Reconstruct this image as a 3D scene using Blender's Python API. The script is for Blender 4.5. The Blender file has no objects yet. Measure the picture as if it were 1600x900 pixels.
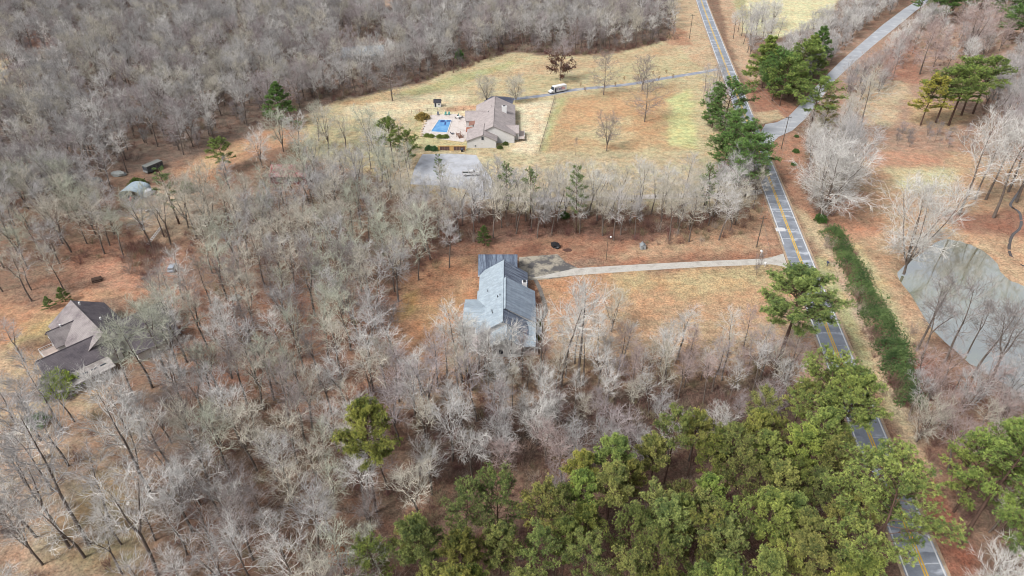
import bpy, math, random
import numpy as np
from mathutils import Matrix, Vector

SC = bpy.context.scene
COL = SC.collection
# ------------------------------------------------------------------ camera, sky, sun, exposure
F, PITCH, CAMH = 1066.67, math.radians(34.7), 105.0
CP, SP = math.cos(PITCH), math.sin(PITCH)
cam = bpy.data.objects.new('camera', bpy.data.cameras.new('camera'))
COL.objects.link(cam)
cam.data.sensor_width = 36.0
cam.data.lens = 24.0
cam.data.clip_end = 20000
cam.location = (0, 0, CAMH)
cam.rotation_euler = (math.pi / 2 - PITCH, 0, 0)
SC.camera = cam

SUN_EL, SUN_AZ = math.radians(48), math.radians(235)      # azimuth clockwise from +Y
world = bpy.data.worlds.new('World')
SC.world = world
world.use_nodes = True
wn, wl = world.node_tree.nodes, world.node_tree.links
wn.clear()
sky = wn.new('ShaderNodeTexSky')
sky.sky_type = 'NISHITA'
sky.sun_disc = False
sky.sun_elevation = SUN_EL
sky.sun_rotation = SUN_AZ
sky.dust_density = 4.0
hsv = wn.new('ShaderNodeHueSaturation')
hsv.inputs['Saturation'].default_value = 0.3              # overcast: the blue is veiled by cloud
bg = wn.new('ShaderNodeBackground')
bg.inputs['Strength'].default_value = 0.13
wo = wn.new('ShaderNodeOutputWorld')
wl.new(sky.outputs[0], hsv.inputs['Color'])
wl.new(hsv.outputs[0], bg.inputs['Color'])
wl.new(bg.outputs[0], wo.inputs[0])
sd = bpy.data.lights.new('sun', 'SUN')
sd.energy = 2.0
sd.angle = math.radians(10)
sd.color = (1.0, 0.975, 0.94)
sun = bpy.data.objects.new('sun', sd)
COL.objects.link(sun)
sdir = Vector((math.sin(SUN_AZ) * math.cos(SUN_EL), math.cos(SUN_AZ) * math.cos(SUN_EL), math.sin(SUN_EL)))
sun.rotation_euler = sdir.to_track_quat('Z', 'Y').to_euler()
SC.view_settings.view_transform = 'Standard'
SC.view_settings.look = 'None'
SC.view_settings.gamma = 1.0
SC.view_settings.use_curve_mapping = False
SC.view_settings.exposure = 0.86
SC.cycles.filter_width = 1.0
SC.cycles.max_bounces = 5
SC.cycles.diffuse_bounces = 3
SC.cycles.glossy_bounces = 2
SC.cycles.caustics_reflective = False
SC.cycles.caustics_refractive = False

# ------------------------------------------------------------------ helpers
random.seed(7)
RNG = np.random.default_rng(7)


def G(px, py, z=0.0):
    """the point at height z that the photograph shows at this pixel (1600 x 900)"""
    u, v = (px - 800) / F, (py - 450) / F
    t = (z - CAMH) / (-SP - v * CP)
    return (u * t, (CP - v * SP) * t)


def GP(pts, z=0.0):
    return [G(x, y, z) for x, y in pts]


def height_at(px, py, top):
    """height of an upright thing standing at (px, py) whose top shows at row top"""
    Y = G(px, py)[1]
    v = (top - 450) / F
    return CAMH - Y * (SP + v * CP) / (CP - v * SP)


def lin(c, k=1.7):
    out = []
    for x in c:
        x /= 255.0
        x = x / 12.92 if x <= 0.04045 else ((x + 0.055) / 1.055) ** 2.4
        out.append(x / k)
    return tuple(out)


def tag(o, label=None, cat=None, group=None, kind=None):
    if label: o['label'] = label
    if cat: o['category'] = cat
    if group: o['group'] = group
    if kind: o['kind'] = kind
    return o


def empty(name, loc=(0, 0, 0), rz=0.0):
    o = bpy.data.objects.new(name, None)
    o.empty_display_size = 0.3
    COL.objects.link(o)
    o.location = loc
    o.rotation_euler = (0, 0, rz)
    return o


def copy_tree(o, parent=None):
    c = o.copy()
    COL.objects.link(c)
    c.parent = parent
    for ch in o.children:
        copy_tree(ch, c)
    return c


def np_mesh(name, V, Fc, mats=(), midx=None, smooth=False):
    V = np.asarray(V, dtype=np.float32)
    Fc = np.asarray(Fc, dtype=np.int32)
    k = Fc.shape[1]
    me = bpy.data.meshes.new(name)
    me.vertices.add(len(V))
    me.vertices.foreach_set('co', V.ravel())
    me.loops.add(Fc.size)
    me.loops.foreach_set('vertex_index', Fc.ravel())
    me.polygons.add(len(Fc))
    me.polygons.foreach_set('loop_start', np.arange(0, Fc.size, k, dtype=np.int32))
    if midx is not None:
        me.polygons.foreach_set('material_index', np.asarray(midx, dtype=np.int32))
    for m in mats:
        me.materials.append(m)
    me.update(calc_edges=True)
    me.polygons.foreach_set('use_smooth', np.full(len(Fc), smooth))
    return me


def link(name, me, parent=None, loc=None):
    o = bpy.data.objects.new(name, me)
    COL.objects.link(o)
    if parent is not None: o.parent = parent
    if loc is not None: o.location = loc
    return o


class MB:
    """collects polygons, then links them as one mesh object"""

    def __init__(s):
        s.v, s.f = [], []

    def poly(s, pts):
        b = len(s.v)
        s.v += [tuple(p) for p in pts]
        s.f.append(tuple(range(b, b + len(pts))))
        return s

    def box(s, x0, x1, y0, y1, z0, z1):
        b = len(s.v)
        s.v += [(x0, y0, z0), (x1, y0, z0), (x1, y1, z0), (x0, y1, z0), (x0, y0, z1), (x1, y0, z1), (x1, y1, z1), (x0, y1, z1)]
        s.f += [tuple(b + i for i in q) for q in ((3, 2, 1, 0), (4, 5, 6, 7), (0, 1, 5, 4), (1, 2, 6, 5), (2, 3, 7, 6), (3, 0, 4, 7))]
        return s

    def prism(s, base, top):
        """a closed solid between two outlines of equal length (base below, counter-clockwise)"""
        n, b = len(base), len(s.v)
        s.v += [tuple(p) for p in base] + [tuple(p) for p in top]
        s.f.append(tuple(b + i for i in reversed(range(n))))
        s.f.append(tuple(b + n + i for i in range(n)))
        for i in range(n):
            j = (i + 1) % n
            s.f.append((b + i, b + j, b + n + j, b + n + i))
        return s

    def slab(s, pts, t):
        """a plate t thick hanging below the polygon pts (3D, seen counter-clockwise from above)"""
        return s.prism([(x, y, z - t) for x, y, z in pts], pts)

    def tube(s, p0, p1, r0, r1=None, n=8):
        r1 = r0 if r1 is None else r1
        a, c = Vector(p0), Vector(p1)
        d = (c - a).normalized()
        u = d.orthogonal().normalized()
        w = d.cross(u)
        ring = lambda q, r: [tuple(q + r * (math.cos(t) * u + math.sin(t) * w)) for t in (2 * math.pi * i / n for i in range(n))]
        return s.prism(ring(a, r0), ring(c, r1))

    def ball(s, c, rx, ry, rz, n=10, m=6, jit=0.0):
        b = len(s.v)
        for i in range(1, m):
            th = math.pi * i / m
            for k in range(n):
                ph = 2 * math.pi * k / n
                q = 1 + random.uniform(-jit, jit)
                s.v.append((c[0] + rx * q * math.sin(th) * math.cos(ph), c[1] + ry * q * math.sin(th) * math.sin(ph), c[2] + rz * q * math.cos(th)))
        s.v += [(c[0], c[1], c[2] + rz), (c[0], c[1], c[2] - rz)]
        T, B = len(s.v) - 2, len(s.v) - 1
        for k in range(n):
            k2 = (k + 1) % n
            s.f.append((T, b + k, b + k2))
            for i in range(m - 2):
                s.f.append((b + i * n + k, b + (i + 1) * n + k, b + (i + 1) * n + k2, b + i * n + k2))
            s.f.append((B, b + (m - 2) * n + k2, b + (m - 2) * n + k))
        return s

    def build(s, name, mat, parent=None, loc=None, bevel=0.0, smooth=False):
        me = bpy.data.meshes.new(name)
        me.from_pydata(s.v, [], s.f)
        if mat: me.materials.append(mat)
        me.update()
        if smooth:
            me.polygons.foreach_set('use_smooth', [True] * len(me.polygons))
        o = link(name, me, parent, loc)
        if bevel:
            m = o.modifiers.new('bevel', 'BEVEL')
            m.width = bevel
            m.segments = 2
            m.limit_method = 'ANGLE'
        return o


def new_mat(name):
    m = bpy.data.materials.new(name)
    m.use_nodes = True
    n = m.node_tree.nodes
    return m, n, m.node_tree.links, n['Principled BSDF']


def mixn(n, l, blend, fac, a, b):
    x = n.new('ShaderNodeMix')
    x.data_type = 'RGBA'
    x.blend_type = blend
    for s, v in ((x.inputs[0], fac), (x.inputs[6], a), (x.inputs[7], b)):
        if hasattr(v, 'is_output') or hasattr(v, 'links'):
            l.new(v, s)
        elif isinstance(v, (int, float)):
            s.default_value = v
        else:
            s.default_value = (*v[:3], 1)
    return x.outputs[2]


def noise(n, l, scale, detail=4.0, rough=0.6, vec=None, stretch=None, coord='Object'):
    t = n.new('ShaderNodeTexNoise')
    t.inputs['Scale'].default_value = scale
    t.inputs['Detail'].default_value = detail
    t.inputs['Roughness'].default_value = rough
    tc = n.new('ShaderNodeTexCoord')
    src = tc.outputs[coord]
    if stretch:
        mp = n.new('ShaderNodeMapping')
        mp.inputs['Scale'].default_value = stretch[:3]
        if len(stretch) > 3: mp.inputs['Rotation'].default_value = (0, 0, stretch[3])
        l.new(src, mp.inputs[0])
        src = mp.outputs[0]
    l.new(src, t.inputs['Vector'])
    return t.outputs['Fac']


def ramp(n, l, fac, stops):
    r = n.new('ShaderNodeValToRGB')
    e = r.color_ramp.elements
    while len(e) < len(stops): e.new(0.5)
    for i, (p, c) in enumerate(stops):
        e[i].position = p
        e[i].color = (*(c if not isinstance(c, (int, float)) else (c, c, c)), 1)
    l.new(fac, r.inputs[0])
    return r.outputs[0]


MATS = {}


def mat(key, rgb, rough=0.75, var=0.18, scale=1.5, dark=None, dscale=0.4, dstretch=None, dlo=0.5, dhi=0.68, metal=0.0, spec=0.3, bump=0.0, fine=None):
    """painted / weathered surface: base colour with mottling and, if given, stains of colour dark"""
    if key in MATS: return MATS[key]
    m, n, l, p = new_mat(key)
    c = lin(rgb)
    f = noise(n, l, scale, 5)
    base = ramp(n, l, f, [(0.25, tuple(x * (1 - var) for x in c)), (0.75, tuple(x * (1 + var) for x in c))])
    if dark is not None:
        g = noise(n, l, dscale, 4, 0.65, stretch=dstretch)
        fac = ramp(n, l, g, [(dlo, 0.0), (dhi, 1.0)])
        base = mixn(n, l, 'MIX', fac, base, lin(dark))
    if fine:
        h = noise(n, l, fine, 2, 0.7)
        base = mixn(n, l, 'MULTIPLY', 0.6, base, ramp(n, l, h, [(0.3, 0.65), (0.7, 1.25)]))
    l.new(base, p.inputs['Base Color'])
    p.inputs['Roughness'].default_value = rough
    p.inputs['Metallic'].default_value = metal
    p.inputs['Specular IOR Level'].default_value = spec
    if bump:
        b = n.new('ShaderNodeBump')
        b.inputs['Strength'].default_value = bump
        l.new(noise(n, l, scale * 8, 4), b.inputs['Height'])
        l.new(b.outputs[0], p.inputs['Normal'])
    MATS[key] = m
    return m


# ------------------------------------------------------------------ polygons, regions, ground
def sdist(P, poly):
    """signed distance (inside positive) of points P (N,2) to a polygon"""
    poly = np.asarray(poly, float)
    n = len(poly)
    d2 = np.full(len(P), 1e18)
    ins = np.zeros(len(P), bool)
    for i in range(n):
        a, b = poly[i], poly[(i + 1) % n]
        e = b - a
        w = P - a
        t = np.clip((w @ e) / max(e @ e, 1e-9), 0, 1)
        q = w - t[:, None] * e
        d2 = np.minimum(d2, (q * q).sum(1))
        c = (a[1] <= P[:, 1]) != (b[1] <= P[:, 1])
        if abs(e[1]) > 1e-9:
            ins ^= c & (P[:, 0] < a[0] + (P[:, 1] - a[1]) / e[1] * e[0])
    return np.where(ins, 1, -1) * np.sqrt(d2)


_NT = RNG.random((8, 256, 256))


def vnoise(x, y, k=0):
    t = _NT[k % 8]
    xi, yi = np.floor(x).astype(int), np.floor(y).astype(int)
    fx, fy = x - xi, y - yi
    fx, fy = fx * fx * (3 - 2 * fx), fy * fy * (3 - 2 * fy)
    g = lambda a, b: t[a & 255, b & 255]
    return (g(xi, yi) * (1 - fx) + g(xi + 1, yi) * fx) * (1 - fy) + (g(xi, yi + 1) * (1 - fx) + g(xi + 1, yi + 1) * fx) * fy


def fbm(x, y, k=0, o=4):
    s, a, tot = 0, 1.0, 0
    for i in range(o):
        s = s + a * vnoise(x * 2 ** i + 17 * i, y * 2 ** i + 31 * i, k + i)
        tot += a
        a *= 0.55
    return s / tot


POND = [(1405, 425), (1418, 412), (1440, 398), (1462, 380), (1478, 372), (1500, 376), (1528, 386), (1545, 399), (1558, 412), (1562, 424), (1575, 436), (1600, 446), (1660, 470), (1720, 560), (1690, 640), (1600, 610), (1560, 588), (1520, 565), (1490, 540), (1462, 512), (1440, 480), (1425, 455), (1412, 440)]
CREEK = [(1640, 262), (1606, 282), (1592, 300), (1580, 318), (1594, 330), (1596, 352), (1583, 366), (1578, 385), (1584, 402), (1604, 414), (1660, 425)]
POND_W = GP(POND)
CREEK_W = GP(CREEK)


def line_dist(P, pts):
    d2 = np.full(len(P), 1e18)
    for a, b in zip(pts, pts[1:]):
        a, b = np.array(a), np.array(b)
        e = b - a
        t = np.clip(((P - a) @ e) / (e @ e), 0, 1)
        q = P - a - t[:, None] * e
        d2 = np.minimum(d2, (q * q).sum(1))
    return np.sqrt(d2)


# (outline in the photograph's pixels, displayed colour, softness in m)
PAINT = [
    # woods floor
    ([(-300, -60), (1052, -60), (1052, 62), (880, 88), (740, 105), (560, 160), (250, 262), (-300, 350)], (134, 106, 96), 3),
    ([(-200, 600), (240, 600), (260, 800), (250, 1200), (-300, 1200)], (178, 140, 114), 8),
    ([(0, 700), (60, 640), (110, 700), (200, 850), (120, 900), (20, 850)], (196, 160, 135), 6),
    ([(90, 740), (200, 760), (230, 900), (140, 900), (60, 800)], (150, 128, 86), 7),
    ([(280, 780), (360, 790), (380, 920), (280, 920)], (118, 106, 66), 5),
    ([(620, 600), (760, 585), (840, 600), (1000, 600), (1240, 560), (1240, 640), (1040, 690), (860, 720), (760, 760), (640, 740)], (112, 84, 76), 4),  # thicket litter, with the shade of dense brush put into the colour
    ([(240, 640), (560, 650), (640, 760), (600, 960), (250, 960)], (142, 104, 86), 6),
    ([(600, 820), (1240, 690), (1360, 690), (1440, 1250), (560, 1250)], (140, 100, 86), 4),
    ([(-60, 470), (60, 470), (250, 440), (420, 455), (330, 500), (240, 470), (160, 470), (60, 520), (-60, 560)], (203, 138, 95), 4),
    ([(30, 505), (90, 490), (110, 500), (70, 530), (30, 535)], (192, 160, 95), 3),
    ([(-60, 560), (80, 560), (180, 600), (150, 640), (40, 660), (-60, 700)], (205, 165, 125), 4),
    ([(260, 440), (420, 450), (560, 450), (640, 450), (625, 560), (560, 640), (350, 640), (240, 600)], (176, 118, 92), 6),
    ([(100, 380), (250, 360), (300, 380), (280, 450), (200, 440), (100, 430)], (176, 116, 90), 4),
    ([(180, 405), (250, 440), (230, 470), (160, 440), (150, 400)], (206, 140, 108), 4),
    # open strip from the pool field to the sheds
    ([(275, 265), (340, 235), (400, 205), (470, 185), (520, 160), (540, 175), (480, 225), (400, 240), (345, 275), (300, 300)], (198, 140, 98), 3),
    ([(285, 270), (340, 240), (400, 212), (390, 230), (320, 270)], (208, 158, 108), 2),
    # pool-house field
    ([(470, 185), (520, 160), (560, 150), (640, 136), (720, 104), (800, 82), (880, 88), (960, 84), (1050, 62), (1054, -40), (1085, -40), (1110, 90), (1150, 150), (1120, 260), (900, 262), (720, 312), (640, 300), (560, 270), (470, 235)], (205, 182, 132), 3),
    ([(520, 160), (640, 140), (660, 150), (600, 162), (540, 172)], (206, 170, 118), 3),
    ([(620, 148), (720, 116), (800, 96), (800, 104), (720, 130), (640, 154)], (186, 182, 116), 3),
    ([(540, 168), (640, 152), (740, 142), (740, 160), (660, 180), (560, 190)], (222, 200, 158), 5),
    ([(480, 190), (600, 190), (640, 210), (640, 262), (540, 262), (480, 230)], (192, 176, 126), 5),
    ([(760, 120), (850, 95), (960, 92), (1052, 68), (1052, 86), (900, 110), (800, 122)], (208, 172, 126), 4),
    ([(800, 120), (900, 118), (1050, 95), (1050, 112), (900, 130), (820, 145)], (200, 180, 128), 4),
    ([(862, 158), (1060, 130), (1062, 150), (1050, 235), (842, 238)], (203, 160, 106), 5),
    ([(880, 165), (1030, 150), (1020, 215), (880, 200)], (212, 158, 100), 6),
    ([(890, 200), (985, 180), (985, 222), (900, 228)], (206, 178, 126), 5),
    ([(838, 240), (862, 156), (884, 152), (868, 190), (850, 240)], (190, 186, 112), 2),
    ([(1046, 150), (1078, 140), (1086, 232), (1046, 226)], (206, 206, 122), 3),
    ([(800, 164), (866, 156), (842, 240), (792, 246), (812, 210)], (230, 208, 172), 2),
    ([(672, 162), (740, 164), (740, 184), (650, 184)], (226, 206, 166), 3),
    ([(690, 168), (745, 163), (748, 170), (700, 176)], (214, 160, 118), 1.2),
    ([(652, 176), (670, 178), (662, 212), (728, 224), (728, 232), (640, 232)], (202, 188, 126), 1.5),
    ([(660, 232), (730, 232), (800, 240), (850, 246), (840, 268), (720, 262), (650, 240)], (206, 186, 140), 2.5),
    ([(620, 226), (652, 232), (652, 262), (628, 292), (600, 270)], (208, 178, 136), 3),
    ([(842, 240), (1090, 238), (1140, 290), (1190, 310), (1190, 330), (800, 330), (750, 300), (842, 262)], (198, 176, 134), 4),
    # band of trees above the drive, red litter below it
    ([(640, 335), (900, 335), (1060, 335), (1190, 318), (1200, 372), (1050, 392), (700, 400), (640, 440)], (142, 96, 80), 3),
    ([(700, 385), (860, 372), (1000, 378), (1190, 366), (1212, 390), (1222, 402), (900, 424), (860, 400), (720, 400)], (178, 118, 88), 2.5),
    ([(1130, 340), (1200, 318), (1222, 385), (1100, 400), (960, 402)], (200, 150, 112), 3),
    ([(880, 410), (930, 402), (945, 412), (905, 420)], (160, 118, 98), 1),
    ([(806, 392), (818, 382), (845, 382), (848, 396), (820, 398)], (150, 92, 70), 0.8),
    # lawns of the grey-roofed house
    ([(836, 432), (1226, 412), (1262, 470), (1275, 560), (1100, 570), (880, 560), (842, 480)], (205, 152, 104), 3),
    ([(960, 430), (1226, 414), (1240, 440), (1100, 462), (960, 455)], (200, 168, 112), 4),
    ([(850, 440), (930, 430), (960, 500), (900, 540), (850, 500)], (206, 142, 92), 5),
    ([(860, 500), (1240, 470), (1270, 560), (1100, 590), (840, 610)], (204, 158, 116), 5),
    ([(1240, 500), (1290, 560), (1290, 600), (1240, 590)], (206, 158, 128), 2),
    ([(625, 440), (700, 405), (746, 402), (746, 470), (726, 500), (735, 560), (640, 580), (610, 520)], (204, 138, 92), 3),
    ([(640, 470), (720, 470), (700, 540), (640, 540)], (204, 146, 88), 5),
    ([(632, 460), (652, 455), (648, 490), (625, 500)], (196, 148, 62), 1.5),
    ([(640, 560), (840, 560), (840, 620), (620, 640)], (200, 152, 116), 4),
    ([(832, 440), (838, 470), (840, 505), (828, 505), (824, 460)], (196, 104, 66), 0.6),
    # road verges
    ([(1050, -40), (1084, -40), (1120, 100), (1130, 120), (1100, 110), (1058, 70)], (208, 172, 132), 2),
    ([(1052, 40), (1075, 50), (1080, 70), (1040, 70)], (196, 138, 102), 2),
    ([(1112, -40), (1145, -40), (1165, 60), (1190, 130), (1175, 160), (1150, 100)], (204, 162, 128), 1.5),
    ([(1135, -40), (1330, -40), (1290, 40), (1210, 60), (1160, 50)], (222, 212, 158), 2.5),
    ([(1140, -40), (1158, -40), (1170, 30), (1152, 30)], (186, 176, 118), 1),
    ([(1160, 110), (1180, 130), (1240, 165), (1262, 165), (1235, 185), (1185, 192), (1170, 150)], (182, 116, 88), 1.5),
    ([(1178, 176), (1215, 172), (1228, 184), (1190, 193)], (200, 172, 130), 1),
    ([(1200, 222), (1240, 205), (1260, 215), (1255, 300), (1290, 350), (1270, 380), (1238, 310)], (188, 128, 98), 1.5),
    ([(1238, 320), (1290, 350), (1330, 440), (1420, 620), (1450, 690), (1490, 800), (1466, 800), (1400, 672), (1300, 450)], (204, 172, 130), 1.5),
    ([(1270, 400), (1290, 400), (1330, 480), (1400, 650), (1380, 640), (1320, 520)], (184, 176, 112), 1.2),
    ([(1282, 370), (1300, 400), (1345, 480), (1420, 640), (1412, 650), (1330, 480)], (206, 168, 146), 1),
    ([(1420, 690), (1470, 760), (1600, 1000), (1480, 1000), (1462, 860)], (184, 106, 78), 2),
    ([(1190, 270), (1206, 330), (1222, 398), (1180, 380), (1186, 320)], (194, 138, 106), 2),
    # field and pond bank
    ([(1262, 225), (1345, 232), (1500, 236), (1720, 270), (1720, 470), (1420, 540), (1330, 380)], (202, 156, 116), 4),
    ([(1345, 236), (1480, 238), (1470, 262), (1360, 262)], (204, 142, 110), 3),
    ([(1385, 262), (1500, 262), (1490, 300), (1390, 300)], (206, 190, 138), 4),
    ([(1290, 300), (1360, 300), (1370, 360), (1320, 380), (1290, 345)], (206, 138, 100), 4),
    ([(1330, 380), (1345, 380), (1400, 480), (1440, 560), (1410, 560), (1360, 470)], (204, 186, 128), 2.5),
    ([(1480, 330), (1720, 320), (1720, 400), (1600, 370), (1500, 360)], (172, 110, 86), 4),
    ([(1570, 370), (1720, 370), (1720, 460), (1600, 440), (1560, 410)], (210, 160, 118), 2),
    ([(1400, 560), (1470, 530), (1560, 600), (1720, 650), (1720, 800), (1500, 760), (1430, 700)], (174, 124, 100), 4),
    ([(1410, 560), (1460, 560), (1480, 590), (1430, 595)], (168, 96, 74), 2),
    ([(1330, 60), (1420, 45), (1720, -20), (1720, 240), (1340, 232), (1270, 200), (1300, 130)], (186, 142, 120), 4),
    ([(1390, 60), (1430, 60), (1440, 130), (1370, 150)], (190, 124, 98), 4),
    ([(1345, 120), (1420, 130), (1400, 200), (1345, 200)], (210, 178, 140), 4),
    ([(1420, 150), (1520, 180), (1480, 200), (1420, 190)], (206, 162, 112), 3),
    # far clearings
    ([(572, -8), (625, -8), (618, 10), (584, 12)], (216, 168, 138), 2),
    ([(-60, 100), (12, 92), (10, 140), (-60, 150)], (226, 200, 150), 2.5),
    ([(-60, 60), (60, 30), (150, 50), (80, 80), (0, 95)], (170, 120, 106), 5),
    ([(190, 295), (300, 290), (330, 330), (250, 400), (200, 340)], (198, 164, 136), 3),
    ([(690, 190), (700, 190), (700, 200), (690, 200)], (206, 190, 150), 1),
]


def soil(c, s=0.62, g=0.97):
    c = np.array(lin(c))
    y = c @ np.array([0.3, 0.55, 0.15])
    return (y + (c - y) * s) * g * np.array([1.0, 1.02, 0.93])


def ground_height(P):
    z = np.zeros(len(P))
    d = sdist(P, POND_W)
    z -= 1.3 / (1 + np.exp(-d / 0.7)) * (d > -6)
    c = line_dist(P, CREEK_W)
    z -= 0.8 * np.exp(-(c / 1.2) ** 2)
    return z


xs = np.concatenate([[-9000, -2500, -1000, -600], np.arange(-420, 421, 2.0), [600, 1000, 2500, 9000]])
ys = np.concatenate([[-9000, -2000, -500, -100, 0], np.arange(30, 541, 2.0), [620, 900, 2500, 9000]])
X, Y = np.meshgrid(xs, ys)
P = np.stack([X.ravel(), Y.ravel()], 1)
base = soil((152, 112, 92))
C = np.tile(base, (len(P), 1))
wx = (fbm(P[:, 0] / 14, P[:, 1] / 14, 0) - 0.5) * 2
wy = (fbm(P[:, 0] / 5, P[:, 1] / 5, 3) - 0.5) * 2
for poly, col, soft in PAINT:
    w = np.array(GP(poly))
    lo, hi = w.min(0) - 4 * soft, w.max(0) + 4 * soft
    k = np.nonzero(((P > lo) & (P < hi)).all(1))[0]
    if not len(k): continue
    d = sdist(P[k], w) + soft * (1.1 * wx[k] + 1.0 * wy[k])
    a = np.clip(d / (1.6 * soft) + 0.5, 0, 1)
    a = (a * a * (3 - 2 * a))[:, None]
    C[k] = C[k] * (1 - a) + soil(col) * a
nx, ny = len(xs), len(ys)
ii = np.arange(nx * ny).reshape(ny, nx)
quads = np.stack([ii[:-1, :-1], ii[:-1, 1:], ii[1:, 1:], ii[1:, :-1]], -1).reshape(-1, 4)


def ground_material():
    m, n, l, p = new_mat('leafy_ground')
    at = n.new('ShaderNodeAttribute')
    at.attribute_name = 'cover'
    c = at.outputs['Color']
    big = noise(n, l, 0.07, 6, 0.7)
    c = mixn(n, l, 'MULTIPLY', 0.8, c, ramp(n, l, big, [(0.3, (0.76, 0.74, 0.72)), (0.7, (1.2, 1.2, 1.2))]))
    med = noise(n, l, 0.5, 5, 0.75)
    c = mixn(n, l, 'MULTIPLY', 0.9, c, ramp(n, l, med, [(0.36, (0.66, 0.64, 0.64)), (0.5, (1.0, 1.0, 1.0)), (0.64, (1.3, 1.27, 1.22))]))
    fine = noise(n, l, 1.9, 3, 0.85)
    c = mixn(n, l, 'MULTIPLY', 0.9, c, ramp(n, l, fine, [(0.34, (0.52, 0.50, 0.50)), (0.5, (1.0, 1.0, 1.0)), (0.64, (1.42, 1.38, 1.34))]))
    hue = noise(n, l, 0.16, 6, 0.8)
    c = mixn(n, l, 'MULTIPLY', 0.7, c, ramp(n, l, hue, [(0.38, (1.12, 0.92, 0.84)), (0.5, (1.0, 1.0, 1.0)), (0.62, (0.9, 1.06, 1.02))]))
    l.new(c, p.inputs['Base Color'])
    p.inputs['Roughness'].default_value = 0.95
    p.inputs['Specular IOR Level'].default_value = 0.1
    b = n.new('ShaderNodeBump')
    b.inputs['Strength'].default_value = 0.5
    b.inputs['Distance'].default_value = 0.2
    l.new(fine, b.inputs['Height'])
    l.new(b.outputs[0], p.inputs['Normal'])
    return m


gme = np_mesh('ground', np.concatenate([P, ground_height(P)[:, None]], 1), quads, [ground_material()], smooth=True)
ca = gme.color_attributes.new('cover', 'FLOAT_COLOR', 'POINT')
ca.data.foreach_set('color', np.concatenate([C, np.ones((len(C), 1))], 1).astype(np.float32).ravel())
tag(link('ground', gme), kind='structure')

# ------------------------------------------------------------------ water
m, n, l, p = new_mat('pond_water')
f = noise(n, l, 0.07, 5, 0.65)
l.new(ramp(n, l, f, [(0.40, lin((124, 132, 90))), (0.58, lin((152, 156, 132)))]), p.inputs['Base Color'])
p.inputs['Roughness'].default_value = 0.05
p.inputs['IOR'].default_value = 8.0
b = n.new('ShaderNodeBump')
b.inputs['Strength'].default_value = 0.06
l.new(noise(n, l, 1.2, 3), b.inputs['Height'])
l.new(b.outputs[0], p.inputs['Normal'])
POND_MAT = m
cx, cy = np.mean(POND_W, 0)
me = bpy.data.meshes.new('pond')
me.from_pydata([(cx + (x - cx) * 1.05, cy + (y - cy) * 1.05, -0.45) for x, y in POND_W], [], [tuple(range(len(POND_W)))[::-1]])
me.materials.append(POND_MAT)
tag(link('pond', me), kind='structure')


def strip_pts(line, wl_, wr_):
    """offset a world polyline to the left and right"""
    out = []
    for i, (x, y) in enumerate(line):
        a = line[max(i - 1, 0)]
        c = line[min(i + 1, len(line) - 1)]
        d = Vector((c[0] - a[0], c[1] - a[1])).normalized()
        nrm = Vector((-d.y, d.x))
        out.append(((x + nrm.x * wl_, y + nrm.y * wl_), (x - nrm.x * wr_, y - nrm.y * wr_)))
    return out


def ribbon(name, line, wl_, wr_, z, material, thick=None, parent=None):
    s = strip_pts(line, wl_, wr_)
    mb = MB()
    V = []
    for L, R in s: V += [(*L, z), (*R, z)]
    mb.v = V
    mb.f = [(2 * i, 2 * i + 1, 2 * i + 3, 2 * i + 2) for i in range(len(s) - 1)]
    return mb.build(name, material, parent)


def smooth_line(pts, n=6):
    out = []
    P_ = [np.array(p) for p in pts]
    P_ = [2 * P_[0] - P_[1]] + P_ + [2 * P_[-1] - P_[-2]]
    for i in range(1, len(P_) - 2):
        for k in range(n):
            t = k / n
            a, b_, c, d = P_[i - 1:i + 3]
            out.append(tuple(0.5 * (2 * b_ + (c - a) * t + (2 * a - 5 * b_ + 4 * c - d) * t * t + (3 * b_ - a - 3 * c + d) * t ** 3)))
    out.append(tuple(P_[-2]))
    return out


BK = [np.array(q) for q in POND_W] + [np.array(POND_W[0])]
BK = smooth_line([tuple(q) for q in BK], 6)
mb = MB()
pb = [tuple(np.array(q) + (np.array([cx, cy]) - np.array(q)) / np.linalg.norm(np.array([cx, cy]) - np.array(q)) * 0.55) for q in BK]
zo = ground_height(np.array(BK)) + 0.05
zi = ground_height(np.array(pb)) + 0.05
for i in range(len(BK) - 1):
    mb.poly([(*BK[i], zo[i]), (*pb[i], zi[i]), (*pb[i + 1], zi[i + 1]), (*BK[i + 1], zo[i + 1])])
tag(mb.build('pond_bank', mat('wet_bank_soil', (120, 92, 76), 0.9, 0.25, 1.0, fine=3.0)), kind='structure')
tag(ribbon('creek', smooth_line(CREEK_W), 0.4, 0.45, -0.5, mat('creek_water', (84, 74, 68), 0.15, 0.2, 1.0, spec=0.6)), kind='structure')

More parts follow.
